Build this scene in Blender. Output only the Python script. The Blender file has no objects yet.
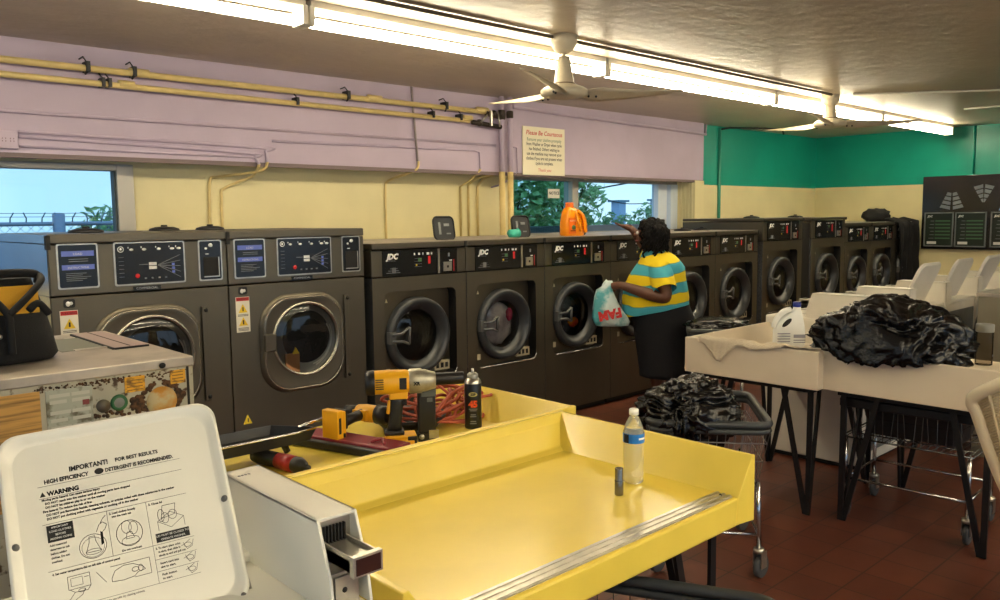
import bpy, bmesh, math, random
from mathutils import Vector, Matrix, noise
random.seed(7)
PI = math.pi
S = bpy.context.scene
COL = S.collection

# ------------------------------------------------------------------ materials
def lin(c):
    return tuple(((x/255)/12.92 if x/255 <= .04045 else ((x/255+.055)/1.055)**2.4) for x in c)
MATS = {}
def mat(name, rgb, rough=.5, metal=0., var=0., vscale=8., bump=0., bscale=60., spec=.5, coat=0., rvar=0., rgb2=None, trans=0., detail=4., emit=None, estr=0., stretch=None, mask=(.4,.6)):
    if name in MATS: return MATS[name]
    m = bpy.data.materials.new(name); m.use_nodes = True
    nt = m.node_tree; b = nt.nodes['Principled BSDF']
    base = lin(rgb)
    b.inputs['Base Color'].default_value = (*base, 1)
    b.inputs['Roughness'].default_value = rough
    b.inputs['Metallic'].default_value = metal
    b.inputs['Specular IOR Level'].default_value = spec
    b.inputs['Coat Weight'].default_value = coat
    b.inputs['Coat Roughness'].default_value = .1
    b.inputs['Transmission Weight'].default_value = trans
    if emit:
        b.inputs['Emission Color'].default_value = (*lin(emit), 1); b.inputs['Emission Strength'].default_value = estr
    tc = nt.nodes.new('ShaderNodeTexCoord'); mp = nt.nodes.new('ShaderNodeMapping')
    nt.links.new(tc.outputs['Object'], mp.inputs['Vector'])
    if stretch: mp.inputs['Scale'].default_value = stretch
    if var or rgb2 or rvar:
        n = nt.nodes.new('ShaderNodeTexNoise'); n.inputs['Scale'].default_value = vscale; n.inputs['Detail'].default_value = detail
        nt.links.new(mp.outputs[0], n.inputs['Vector'])
        mr = nt.nodes.new('ShaderNodeMapRange'); mr.inputs[1].default_value = mask[0]; mr.inputs[2].default_value = mask[1]
        nt.links.new(n.outputs['Fac'], mr.inputs[0])
        mx = nt.nodes.new('ShaderNodeMix'); mx.data_type = 'RGBA'
        a = base; c2 = lin(rgb2) if rgb2 else tuple(x*(1-var) for x in base)
        mx.inputs[6].default_value = (*a, 1); mx.inputs[7].default_value = (*c2, 1)
        nt.links.new(mr.outputs[0], mx.inputs[0]); nt.links.new(mx.outputs[2], b.inputs['Base Color'])
        if rvar:
            r2 = nt.nodes.new('ShaderNodeMapRange'); r2.inputs[3].default_value = rough; r2.inputs[4].default_value = min(1, rough+rvar)
            nt.links.new(n.outputs['Fac'], r2.inputs[0]); nt.links.new(r2.outputs[0], b.inputs['Roughness'])
    if bump:
        n2 = nt.nodes.new('ShaderNodeTexNoise'); n2.inputs['Scale'].default_value = bscale; n2.inputs['Detail'].default_value = 5
        nt.links.new(mp.outputs[0], n2.inputs['Vector'])
        bp = nt.nodes.new('ShaderNodeBump'); bp.inputs['Strength'].default_value = bump; bp.inputs['Distance'].default_value = .02
        nt.links.new(n2.outputs['Fac'], bp.inputs['Height']); nt.links.new(bp.outputs[0], b.inputs['Normal'])
    MATS[name] = m
    return m
def glassmat(name, tint, rough=0., ior=1.45):
    m = bpy.data.materials.new(name); m.use_nodes = True; nt = m.node_tree; nt.nodes.clear()
    o = nt.nodes.new('ShaderNodeOutputMaterial'); t = nt.nodes.new('ShaderNodeBsdfTransparent'); g = nt.nodes.new('ShaderNodeBsdfGlossy')
    t.inputs[0].default_value = (*lin(tint), 1); g.inputs['Roughness'].default_value = rough
    f = nt.nodes.new('ShaderNodeFresnel'); f.inputs[0].default_value = ior
    mx = nt.nodes.new('ShaderNodeMixShader'); nt.links.new(f.outputs[0], mx.inputs[0])
    nt.links.new(t.outputs[0], mx.inputs[1]); nt.links.new(g.outputs[0], mx.inputs[2]); nt.links.new(mx.outputs[0], o.inputs[0])
    MATS[name] = m; return m

steel = mat('brushed steel', (104,98,86), .36, .85, var=.1, vscale=3, stretch=(1,1,.15), rvar=.12)
steel_side = mat('satin steel side', (186,190,196), .22, .9, var=.08, vscale=3)
steel_top = mat('worn steel top', (190,180,168), .34, .6, var=.25, vscale=6, rvar=.15)
seam = mat('dark seam and bay shade', (18,17,16), .7)
darkgrey = mat('door ring grey', (60,63,66), .34, .3)
drumdark = mat('drum steel dark', (130,128,122), .35, .7)
panelblk = mat('black control panel', (16,17,19), .22, spec=.4)
white = mat('white print', (225,225,220), .6)
greyprint = mat('grey print', (120,122,124), .6)
blueprint = mat('blue label', (98,116,200), .5)
redled = mat('red light', (150,24,26), .4, emit=(255,40,40), estr=.12)
redprint = mat('red print', (200,40,40), .5)
yelprint = mat('yellow print', (235,200,40), .5)
grnprint = mat('green print', (70,110,70), .5)
chrome = mat('chrome', (205,205,205), .14, 1.)
alu = mat('aluminium', (190,186,176), .3, .9, var=.15, vscale=30)
black_plastic = mat('black plastic', (22,22,23), .42)
black_metal = mat('black painted metal', (20,20,22), .45, .2)
lavender = mat('lavender paint', (192,176,197), .5, var=.1, vscale=1.6, bump=.06, bscale=14, rvar=.1)
yellow_wall = mat('yellow paint', (230,218,168), .5, var=.06, vscale=2, bump=.06, bscale=18)
teal_wall = mat('teal paint', (8,160,138), .35, var=.12, vscale=1.5, bump=.08, bscale=10)
cream_pipe = mat('cream pipe paint', (228,204,138), .4, var=.1, vscale=12)
wframe = mat('window frame aluminium', (176,172,164), .45, .4)
fixture_white = mat('fixture white', (222,220,208), .4)
fan_cream = mat('fan cream', (214,204,178), .4, var=.08, vscale=10)
yellow_frp = mat('yellow fiberglass', (238,212,88), .27, var=.06, vscale=4, coat=.2, bump=.02, bscale=30)
cream_frp = mat('cream fiberglass', (226,212,188), .38, var=.05, vscale=5)
enamel = mat('white enamel', (228,226,214), .28, var=.03, vscale=5, coat=.3)
enamel_far = mat('cream enamel', (224,218,204), .35, var=.05, vscale=6)
grey_panel = mat('galvanised panel', (132,136,136), .42, .6, var=.15, vscale=9)
tubewhite = mat('fluorescent tube', (255,250,235), .5, emit=(255,240,208), estr=14.)
trash = mat('black trash bag', (4,4,5), .26, bump=.3, bscale=40, spec=.45)
cloth_black = mat('black cloth', (17,17,18), .85, bump=.3, bscale=60)
towel = mat('cream towel', (220,206,180), .9, bump=.5, bscale=160)
orange_plastic = mat('orange plastic', (250,150,8), .3, coat=.2)
orange_dark = mat('deep orange', (235,110,20), .35)
tealcup = mat('teal plastic', (60,175,155), .35)
navy = mat('navy skirt cloth', (8,10,19), .85, bump=.2, bscale=90)
skin = mat('brown skin', (98,60,42), .5, var=.1, vscale=20)
hairm = mat('black hair', (10,8,8), .75, bump=.5, bscale=40, spec=.2)
dewalt = mat('tool yellow', (236,172,22), .4)
redtool = mat('tool red', (140,24,26), .4)
darkred = mat('dark red metal', (130,28,42), .4)
cordred = mat('orange red cord', (184,88,60), .55, var=.2, vscale=30)
rimgrey = mat('grey cart rim', (52,56,58), .45, bump=.1, bscale=40)
wirem = mat('cart wire', (150,150,150), .3, .9)
wiredark = mat('dark cart wire', (60,60,62), .4, .7)
rubber = mat('grey rubber', (70,70,70), .7)
chairm = mat('beige plastic', (222,208,176), .45)
bottleplastic = mat('bleach jug plastic', (232,234,232), .35)
bluecap = mat('blue cap', (30,50,150), .4)
blueband = mat('blue band', (28,110,190), .45)
paper = mat('white paper', (232,226,208), .7)
inkm = mat('black ink', (28,28,28), .7)
amber = mat('orange sticker', (226,168,40), .6, rgb2=(120,84,30), vscale=30, mask=(.5,.62))
woodpanel = mat('tan peeling panel', (206,158,84), .6, rgb2=(120,90,46), vscale=14, stretch=(.3,1,6), mask=(.45,.7))
rustpanel = mat('rusted enamel panel', (176,172,154), .6, rgb2=(74,54,36), vscale=26, detail=8, mask=(.56,.64))
rustring = mat('rust stain', (52,38,28), .85, rgb2=(98,66,40), vscale=60)
glass_pane = glassmat('window glass', (225,240,255))
glass_blue = glassmat('tinted glass', (196,224,236))
glass_tint = glassmat('screened teal glass', (150,198,205))
glass_clear = glassmat('clear glass', (235,235,228))
glass_door = glassmat('washer door glass', (200,202,202))
foliage = mat('leaf green', (110,160,90), .6, rgb2=(170,205,150), vscale=12)
foliage2 = mat('dark leaf green', (66,120,66), .6, rgb2=(130,170,112), vscale=10)
galv = mat('galvanised fence', (120,140,160), .5, .5)
bluegrey = mat('pale building', (150,180,210), .7)
extground = mat('asphalt', (110,112,112), .9, var=.2, vscale=1)

# ------------------------------------------------------------------ mesh builder
class MB:
    def __init__(s): s.v=[]; s.f=[]; s.mi=[]; s.mats=[]; s.cur=0; s.M=Matrix(); s.sm=[]; s.smooth=False
    def m(s, material):
        if material not in s.mats: s.mats.append(material)
        s.cur = s.mats.index(material); return s
    def add(s, vs, fs, smooth=None):
        o=len(s.v); s.v += [s.M @ Vector(v) for v in vs]
        for f in fs: s.f.append([i+o for i in f]); s.mi.append(s.cur); s.sm.append(s.smooth if smooth is None else smooth)
        return s
    def box(s, x0,x1,y0,y1,z0,z1):
        return s.add([(x0,y0,z0),(x1,y0,z0),(x1,y1,z0),(x0,y1,z0),(x0,y0,z1),(x1,y0,z1),(x1,y1,z1),(x0,y1,z1)],
            [(0,3,2,1),(4,5,6,7),(0,1,5,4),(1,2,6,5),(2,3,7,6),(3,0,4,7)], False)
    def prism(s, pts, axis, a, b):
        # pts: 2D polygon, extruded along axis between a and b
        def P(p,t): return {'x':(t,p[0],p[1]),'y':(p[0],t,p[1]),'z':(p[0],p[1],t)}[axis]
        n=len(pts); vs=[P(p,a) for p in pts]+[P(p,b) for p in pts]
        fs=[tuple(range(n)),tuple(range(2*n-1,n-1,-1))]+[(i,i+n,(i+1)%n+n,(i+1)%n) for i in range(n)]
        return s.add(vs,fs,False)
    def tube(s, pts, r, seg=8, closed=False, caps=True, rs=None):
        pts=[Vector(p) for p in pts]; n=len(pts); vs=[]; fs=[]
        up=None
        for i,p in enumerate(pts):
            a=pts[i-1] if (i>0 or closed) else p; b=pts[(i+1)%n] if (i<n-1 or closed) else p
            t=(b-a)
            if t.length<1e-9: t=Vector((0,0,1))
            t.normalize()
            if up is None:
                up = Vector((0,0,1)) if abs(t.z)<.9 else Vector((1,0,0))
            u=(up-t*up.dot(t))
            if u.length<1e-6: u=t.orthogonal()
            u.normalize(); w=t.cross(u); up=u
            rr=rs[i] if rs else r
            for k in range(seg):
                an=2*PI*k/seg; vs.append(p+u*math.cos(an)*rr+w*math.sin(an)*rr)
        m=n if closed else n-1
        for i in range(m):
            for k in range(seg):
                a=i*seg+k; b=i*seg+(k+1)%seg; c=((i+1)%n)*seg+(k+1)%seg; d=((i+1)%n)*seg+k
                fs.append((a,b,c,d))
        if caps and not closed: fs += [tuple(range(seg-1,-1,-1)), tuple(range((n-1)*seg,n*seg))]
        return s.add(vs,fs,True)
    def lathe(s, prof, seg=32, origin=(0,0,0), axis='z', sx=1, sy=1, ang=2*PI, start=0):
        # prof list of (r,h)
        vs=[]; fs=[]; n=len(prof); full=ang>6.28
        cnt=seg if full else seg+1
        for k in range(cnt):
            an=start+ang*k/seg
            for r,h in prof:
                x,y=r*math.cos(an)*sx,r*math.sin(an)*sy
                p={'z':(x,y,h),'y':(x,h,y),'x':(h,x,y)}[axis]
                vs.append((p[0]+origin[0],p[1]+origin[1],p[2]+origin[2]))
        for k in range(seg):
            k2=(k+1)%cnt
            for i in range(n-1): fs.append((k*n+i,k2*n+i,k2*n+i+1,k*n+i+1))
        return s.add(vs,fs,True)
    def sphere(s, c, r, seg=16, rings=10):
        rr=r if isinstance(r,(tuple,list)) else (r,r,r)
        vs=[]; fs=[]
        for i in range(rings+1):
            ph=PI*i/rings
            for k in range(seg):
                th=2*PI*k/seg; vs.append((c[0]+rr[0]*math.sin(ph)*math.cos(th),c[1]+rr[1]*math.sin(ph)*math.sin(th),c[2]+rr[2]*math.cos(ph)))
        for i in range(rings):
            for k in range(seg): fs.append((i*seg+k,(i+1)*seg+k,(i+1)*seg+(k+1)%seg,i*seg+(k+1)%seg))
        return s.add(vs,fs,True)
    def loft(s, rings, cap=True, smooth=True, closed=True):
        n=len(rings[0]); vs=[p for r in rings for p in r]; fs=[]
        for i in range(len(rings)-1):
            for k in range(n if closed else n-1):
                fs.append((i*n+k,i*n+(k+1)%n,(i+1)*n+(k+1)%n,(i+1)*n+k))
        if cap: fs += [tuple(range(n-1,-1,-1)), tuple(range((len(rings)-1)*n,len(rings)*n))]
        return s.add(vs,fs,smooth)
    def quad(s, a,b,c,d): return s.add([a,b,c,d],[(0,1,2,3)],False)
    def text(s, body, origin, xd, yd, size, align='LEFT', bold=0., shear=0., sx=1.):
        cu=bpy.data.curves.new('t','FONT'); cu.body=body; cu.size=size; cu.align_x=align; cu.resolution_u=2; cu.offset=bold; cu.shear=shear
        ob=bpy.data.objects.new('t',cu); COL.objects.link(ob)
        me=bpy.data.meshes.new_from_object(ob.evaluated_get(bpy.context.evaluated_depsgraph_get()))
        o=Vector(origin); xd=Vector(xd).normalized(); yd=Vector(yd).normalized()
        vs=[o+xd*(v.co.x*sx)+yd*v.co.y for v in me.vertices]; fs=[tuple(p.vertices) for p in me.polygons]
        bpy.data.objects.remove(ob); bpy.data.curves.remove(cu); bpy.data.meshes.remove(me)
        return s.add(vs,fs,False)
    def build(s, name, material=None, parent=None, bevel=0., sub=0, segs=2):
        if material is not None:
            if not s.mats: s.mats=[material]
        me=bpy.data.meshes.new(name); me.from_pydata([tuple(v) for v in s.v],[],s.f); 
        for mm in s.mats: me.materials.append(mm)
        for p,mi,sm in zip(me.polygons,s.mi,s.sm): p.material_index=mi; p.use_smooth=sm
        me.update()
        ob=bpy.data.objects.new(name,me); COL.objects.link(ob)
        if parent: ob.parent=parent
        if bevel:
            b=ob.modifiers.new('bevel','BEVEL'); b.width=bevel; b.segments=segs; b.limit_method='ANGLE'; b.angle_limit=.6
        if sub:
            b=ob.modifiers.new('sub','SUBSURF'); b.levels=sub; b.render_levels=sub
        return ob
def B(material): return MB().m(material)
def tag(o,label,cat,group=None,kind=None):
    if label: o['label']=label
    if cat: o['category']=cat
    if group: o['group']=group
    if kind: o['kind']=kind
    return o
def thing(name,label,cat,loc=(0,0,0),rz=0,group=None):
    o=bpy.data.objects.new(name,None); COL.objects.link(o); o.empty_display_size=.1
    o.location=loc; o.rotation_euler=(0,0,rz)
    return tag(o,label,cat,group)
def struct(o): o['kind']='structure'; return o
def dup(o,parent=None):
    kids=[c for c in bpy.data.objects if c.parent==o]
    c=o.copy(); COL.objects.link(c)
    if parent: c.parent=parent
    for k in kids: dup(k,c)
    return c
def place(root,loc,rz,label): root.location=loc; root.rotation_euler=(0,0,rz); root['label']=label; return root
def rrect(x0,x1,z0,z1,r,n=6):
    pts=[]
    for cx,cz,a0 in ((x1-r,z1-r,0),(x0+r,z1-r,PI/2),(x0+r,z0+r,PI),(x1-r,z0+r,1.5*PI)):
        for i in range(n+1): a=a0+PI/2*i/n; pts.append((cx+r*math.cos(a),cz+r*math.sin(a)))
    return pts
def smoothpath(pts,n=6):
    P=[Vector(p) for p in pts]; out=[]
    for i in range(len(P)-1):
        p0=P[max(i-1,0)];p1=P[i];p2=P[i+1];p3=P[min(i+2,len(P)-1)]
        for k in range(n):
            t=k/n; out.append(.5*((2*p1)+(p2-p0)*t+(2*p0-5*p1+4*p2-p3)*t*t+(3*p1-p0-3*p2+p3)*t**3))
    out.append(P[-1]); return out

# ------------------------------------------------------------------ camera
y_,p_,r_=math.radians(47.04),math.radians(5.78),math.radians(-.646)
F=Vector((math.cos(p_)*math.cos(y_),math.cos(p_)*math.sin(y_),-math.sin(p_)))
R=Vector((math.sin(y_),-math.cos(y_),0)); U=R.cross(F)
R2=math.cos(r_)*R+math.sin(r_)*U; U2=-math.sin(r_)*R+math.cos(r_)*U
cam=bpy.data.cameras.new('camera'); co=bpy.data.objects.new('camera',cam); COL.objects.link(co)
mt=Matrix((R2,U2,-F)).transposed().to_4x4(); mt.translation=(0,0,1.6); co.matrix_world=mt
cam.sensor_width=36; cam.lens=816.1*36/1000; cam.clip_start=.02; S.camera=co

# ------------------------------------------------------------------ world
w=bpy.data.worlds.new('world'); S.world=w; w.use_nodes=True; nt=w.node_tree
bg=nt.nodes['Background']; tc=nt.nodes.new('ShaderNodeTexCoord'); sp=nt.nodes.new('ShaderNodeSeparateXYZ')
nt.links.new(tc.outputs['Generated'],sp.inputs[0]); cr=nt.nodes.new('ShaderNodeValToRGB')
cr.color_ramp.elements[0].position=.0; cr.color_ramp.elements[0].color=(*lin((168,196,214)),1)
cr.color_ramp.elements[1].position=.5; cr.color_ramp.elements[1].color=(*lin((150,184,226)),1)
nz=nt.nodes.new('ShaderNodeTexNoise'); nz.inputs['Scale'].default_value=3.; mxw=nt.nodes.new('ShaderNodeMix'); mxw.data_type='RGBA'
mxw.inputs[7].default_value=(*lin((214,226,236)),1); mrw=nt.nodes.new('ShaderNodeMapRange'); mrw.inputs[1].default_value=.42; mrw.inputs[2].default_value=.68
nt.links.new(tc.outputs['Generated'],nz.inputs['Vector']); nt.links.new(nz.outputs['Fac'],mrw.inputs[0]); nt.links.new(mrw.outputs[0],mxw.inputs[0])
nt.links.new(sp.outputs['Z'],cr.inputs[0]); nt.links.new(cr.outputs[0],mxw.inputs[6]); nt.links.new(mxw.outputs[2],bg.inputs[0]); bg.inputs[1].default_value=1.0

# ------------------------------------------------------------------ room
ZC=2.74; YW=5.9; XE=12.1; XB=-3.5; YR=-4.2
def brick_mat():
    m=bpy.data.materials.new('quarry tile floor'); m.use_nodes=True; nt=m.node_tree; b=nt.nodes['Principled BSDF']
    tc=nt.nodes.new('ShaderNodeTexCoord'); br=nt.nodes.new('ShaderNodeTexBrick')
    br.offset=0; br.inputs['Scale'].default_value=1; br.inputs['Brick Width'].default_value=.21; br.inputs['Row Height'].default_value=.21; br.inputs['Mortar Size'].default_value=.004
    br.inputs['Color1'].default_value=(*lin((118,66,48)),1); br.inputs['Color2'].default_value=(*lin((104,56,42)),1); br.inputs['Mortar'].default_value=(*lin((66,42,34)),1)
    nt.links.new(tc.outputs['Object'],br.inputs['Vector'])
    n=nt.nodes.new('ShaderNodeTexNoise'); n.inputs['Scale'].default_value=4; n.inputs['Detail'].default_value=6
    mx=nt.nodes.new('ShaderNodeMix'); mx.data_type='RGBA'; mx.blend_type='MULTIPLY'; mx.inputs[0].default_value=.5
    nt.links.new(tc.outputs['Object'],n.inputs['Vector']); nt.links.new(br.outputs['Color'],mx.inputs[6]); nt.links.new(n.outputs['Fac'],mx.inputs[7])
    nt.links.new(mx.outputs[2],b.inputs['Base Color']); b.inputs['Roughness'].default_value=.42
    return m
f=B(brick_mat()); f.box(XB,XE,YR,6.3,-.1,0); struct(f.build('floor'))
ceil_m=mat('glossy ceiling paint',(186,172,152),.38,var=.12,vscale=1.2,bump=.35,bscale=7,spec=.6,stretch=(1,1.6,1))
c=B(ceil_m); c.box(XB,XE,YR,6.3,ZC,ZC+.1); struct(c.build('ceiling'))
# far wall: teal above, yellow below
c=B(yellow_wall); c.box(XE,XE+.1,YR,YW,0,1.99); c.m(teal_wall); c.box(XE,XE+.1,YR,YW,1.99,ZC); struct(c.build('wall_far'))
c=B(yellow_wall); c.box(8.95,XE+.1,YW,YW+.4,0,1.985); c.m(teal_wall); c.box(8.95,XE+.1,YW,YW+.4,1.985,ZC); struct(c.build('wall_left_teal'))
# left wall with window openings (plane y=6.1)
Y1=6.1; W1=(-1.9,2.1,1.15,2.0); W2=(5.84,8.77,1.38,2.02)
c=B(yellow_wall)
c.box(XB,W1[0],Y1,Y1+.2,0,ZC); c.box(W1[0],W1[1],Y1,Y1+.2,0,W1[2]); c.box(W1[0],W1[1],Y1,Y1+.2,W1[3],ZC)
c.box(W1[1],W2[0],Y1,Y1+.2,0,ZC); c.box(W2[0],W2[1],Y1,Y1+.2,0,W2[2]); c.box(W2[0],W2[1],Y1,Y1+.2,W2[3],ZC); c.box(W2[1],8.95,Y1,Y1+.2,0,ZC)
c.box(8.75,8.95,5.82,Y1,0,2.03)
for k in range(5): c.box(8.742,8.75,5.85+k*.05,5.88+k*.05,1.3,2.02)
struct(c.build('wall_left'))
# soffit
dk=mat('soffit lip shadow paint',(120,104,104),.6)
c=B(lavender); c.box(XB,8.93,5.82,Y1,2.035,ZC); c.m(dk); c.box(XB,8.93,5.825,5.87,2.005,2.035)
struct(c.build('trim_1'))
# unseen walls with storefront windows that bring daylight in
def wall_windows(name,axis,pos,a0,a1,holes,material,out):
    c=B(material)
    def bx(u0,u1,z0,z1):
        if axis=='x': c.box(min(pos,pos+out),max(pos,pos+out),u0,u1,z0,z1)
        else: c.box(u0,u1,min(pos,pos+out),max(pos,pos+out),z0,z1)
    cur=a0
    for h0,h1,z0,z1 in holes:
        bx(cur,h0,0,ZC); bx(h0,h1,0,z0); bx(h0,h1,z1,ZC); cur=h1
    bx(cur,a1,0,ZC); struct(c.build(name))
wall_windows('unseen_wall_back','x',XB,YR,6.3,[(-3.2,.2,.6,2.2),(1.2,4.6,.6,2.2)],yellow_wall,-.15)
wall_windows('unseen_wall_right','y',YR,XB,XE,[(-2.5,.5,.3,2.3),(1.2,4.2,.3,2.3),(5,8,.3,2.3)],yellow_wall,-.15)
def window(n,axis,pos,h,panes=1):
    a0,a1,z0,z1=h; root=B(wframe); t=.05
    def bx(o,u0,u1,zz0,zz1,d=.05):
        if axis=='x': o.box(pos-d,pos,u0,u1,zz0,zz1)
        else: o.box(u0,u1,pos-d,pos,zz0,zz1)
    bx(root,a0,a1,z0,z0+t); bx(root,a0,a1,z1-t,z1); bx(root,a0,a0+t,z0,z1); bx(root,a1-t,a1,z0,z1)
    for k in range(1,panes): u=a0+(a1-a0)*k/panes; bx(root,u-t/2,u+t/2,z0,z1)
    r=struct(root.build('window_%d'%n)); g=MB().m(glass_pane)
    if axis=='x': g.quad((pos-.02,a0,z0),(pos-.02,a1,z0),(pos-.02,a1,z1),(pos-.02,a0,z1))
    else: g.quad((a0,pos-.02,z0),(a1,pos-.02,z0),(a1,pos-.02,z1),(a0,pos-.02,z1))
    g.build('glass_pane',None,r)
window(3,'x',XB,(-3.2,.2,.6,2.2),3); window(4,'x',XB,(1.2,4.6,.6,2.2),3)
window(5,'y',YR,(-2.5,.5,.3,2.3),2); window(6,'y',YR,(1.2,4.2,.3,2.3),2); window(7,'y',YR,(5,8,.3,2.3),2)
# window 1 (left)
fr=B(wframe)
fr.box(W1[0],W1[1],Y1-.03,Y1+.08,W1[2],W1[2]+.06); fr.box(W1[0],W1[1],Y1-.03,Y1+.08,1.955,2.0)
fr.box(1.985,2.1,Y1-.032,Y1+.081,W1[2]+.001,2.001); fr.box(W1[0],W1[0]+.08,Y1-.032,Y1+.081,W1[2]+.001,2.001)
w1=struct(fr.build('window_1',bevel=.004))
g=B(glass_blue); g.quad((W1[0],Y1+.03,W1[2]),(1.99,Y1+.03,W1[2]),(1.99,Y1+.03,1.96),(W1[0],Y1+.03,1.96)); g.build('glass_pane',None,w1)
g=B(mat('dark gasket',(60,70,72),.6)); g.box(1.972,1.985,Y1-.01,Y1+.06,W1[2],1.955); g.build('gasket',None,w1)
# window 2
fr=B(wframe)
fr.box(W2[0],W2[1],Y1-.02,Y1+.1,1.985,2.02); fr.box(W2[0],W2[1],Y1-.02,Y1+.1,1.38,1.43)
fr.box(W2[0],W2[0]+.03,Y1-.022,Y1+.1,1.38,2.02); fr.box(6.76,6.86,Y1-.03,Y1+.1,1.38,2.02)
w2=struct(fr.build('window_2',bevel=.003))
fs=B(mat('pale sliding frame',(214,226,238),.45)); fs.box(8.35,8.45,Y1-.02,Y1+.08,1.43,1.985); fs.box(8.46,8.56,Y1,Y1+.08,1.43,1.985); fs.box(8.6,8.77,Y1-.03,Y1+.06,1.43,1.985); fs.build('sliding_frame',None,w2,bevel=.004)
fs=B(mat('blue grey rail',(86,110,140),.5)); fs.box(5.87,8.36,Y1+.03,Y1+.1,1.43,1.50); fs.build('lower_rail',None,w2)
g=B(glass_tint); g.quad((5.87,Y1+.03,1.43),(6.76,Y1+.03,1.43),(6.76,Y1+.03,1.985),(5.87,Y1+.03,1.985)); g.build('left_pane',None,w2)
g=B(glass_blue); g.quad((6.86,Y1+.05,1.43),(8.36,Y1+.05,1.43),(8.36,Y1+.05,1.985),(6.86,Y1+.05,1.985)); g.build('right_pane',None,w2)
g=B(paper); g.box(6.42,6.6,Y1+.015,Y1+.02,1.80,1.9); g.m(inkm); g.text('NOTICE',(6.43,Y1+.014,1.84),(1,0,0),(0,0,1),.045,bold=.001); g.build('pane_sticker',None,w2)

# ------------------------------------------------------------------ outside
o=B(extground); o.box(-30,60,6.5,60,-.3,-.05); struct(o.build('ground_outside'))
t=thing('chain_link_fence','galvanised chain link fence with barbed wire arms outside the left window','fence',(0,13,0))
b=B(galv)
b.tube([(-6,0,1.58),(14,0,1.58)],.03,6); b.tube([(-6,0,1.36),(14,0,1.36)],.035,6); b.build('rail',None,t)
b=B(mat('barbed wire',(90,110,120),.5,.5))
for z in (1.68,1.73): b.tube([(-6,-.04,z),(14,-.04,z)],.004,4)
for k in range(90): b.tube([(-6+k*.2,0,1.60),(-6+k*.2,-.02,1.66),(-6+k*.2+.04*(-1)**k,-.05,1.74)],.009,4)
b.build('barbed_wire_arms',None,t)
b=B(galv)
for k in range(150):
    x=-6+k*.13; b.tube([(x,0,0),(x+1.6,0,1.6)],.004,3,caps=False); b.tube([(x+1.6,0,0),(x,0,1.6)],.004,3,caps=False)
b.build('mesh_panel',None,t)
for x in (-3,3.42,9.4):
    b=B(galv); b.lathe([(0,0),(.085,0),(.085,1.72),(0,1.74)],12,(x,0,0)); b.build('post',None,t)
def shrub(name,label,cat,loc,rad,n,leaf,m1,seed,group=None,trunk=True):
    random.seed(seed); t=thing(name,label,cat,loc,0,group)
    b=B(m1); 
    for i in range(n):
        d=Vector((random.gauss(0,1),random.gauss(0,1),random.gauss(0,1))).normalized()*random.uniform(.45,1)
        c=Vector((d.x*rad[0],d.y*rad[1],rad[2]*1.15+d.z*rad[2]))
        a=Vector((random.gauss(0,1),random.gauss(0,1),random.gauss(0,1))).normalized(); q=a.orthogonal().normalized(); l=leaf*random.uniform(.6,1.3)
        b.add([c-a*l,c+q*l*.45,c+a*l,c-q*l*.45],[(0,1,2,3)],False)
    b.build('foliage',None,t)
    b=B(mat('bark',(90,74,58),.9)); b.tube([(0,0,-.05),(.03,0,rad[2]*.7),(0,.05,rad[2]*1.2)],.06,7,rs=[.08,.06,.03])
    for k in range(5): b.tube([(0,0,rad[2]*.6),(random.uniform(-.6,.6)*rad[0],random.uniform(-.6,.6)*rad[1],rad[2]*random.uniform(1,1.6))],.02,5)
    b.build('trunk',None,t); return t
shrub('broadleaf_tree','pale green tree filling the left pane of the far window','tree',(8.85,9.3,0),(1.1,.7,1.7),4600,.09,foliage,1)
shrub('broadleaf_tree','pale green tree behind the middle bar of the far window','tree',(10.55,9.6,0),(.62,.7,1.7),2600,.08,foliage,2)
shrub('leafy_bush','dark green bush outside the right pane left of the person\'s raised hand','bush',(11.5,9.3,0),(.75,.5,.79),2400,.07,foliage2,3)
shrub('leafy_bush','dark green bush outside the right pane behind the person\'s head','bush',(12.95,9.5,0),(.8,.5,.88),2400,.07,foliage2,4)
shrub('leafy_bush','low bush beyond the fence at the left edge of the left window','bush',(1.1,13.5,0),(.7,.6,.95),1500,.09,foliage2,5)
shrub('leafy_bush','low bush beyond the fence right of its thick post','bush',(4.6,14,0),(.9,.6,.9),1500,.09,foliage2,6)
def house(label,x,y,wd,h,dp=.7):
    t=thing('building',label,'building',(x,y,0)); b=B(bluegrey); b.box(0,wd,0,dp,0,h); b.m(mat('roof edge',(90,130,150),.7)); b.box(-.08,wd+.08,-.08,dp+.08,h,h+.06); b.build('wall',None,t)
    b=B(mat('dark window',(50,70,90),.2)); b.box(wd*.3,wd*.6,-.02,.0,h-1.2,h-.5); b.build('window',None,t)
house('small flat roofed building seen through the far window, left one of two',19.95,16,.34,2.03,.3)
house('small flat roofed building seen through the far window beside its right frame',21.95,16,.5,2.08,.3)
house('long low building beyond the fence outside the left window',-4,24,8,1.85,4)
b=B(inkm); b.tube(smoothpath([(12.5,13,1.75),(14.045,13,1.986),(15.366,13,2.259),(16.814,13,2.458),(18,13,2.64)]),.02,5); b.build('wire'); 
tag(bpy.data.objects['wire'],'black overhead wire crossing the sky in the far window, upper one','wire'); bpy.data.objects['wire'].name='overhead_wire'
b=B(inkm); b.tube(smoothpath([(12.5,13,2.55),(14.0,13,2.25),(15.366,13,2.067),(16.45,13,1.91),(17.7,13,1.93),(19,13,1.95)]),.012,5); tag(b.build('overhead_wire'),'thin overhead wire sagging across the far window, lower one','wire')

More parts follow.
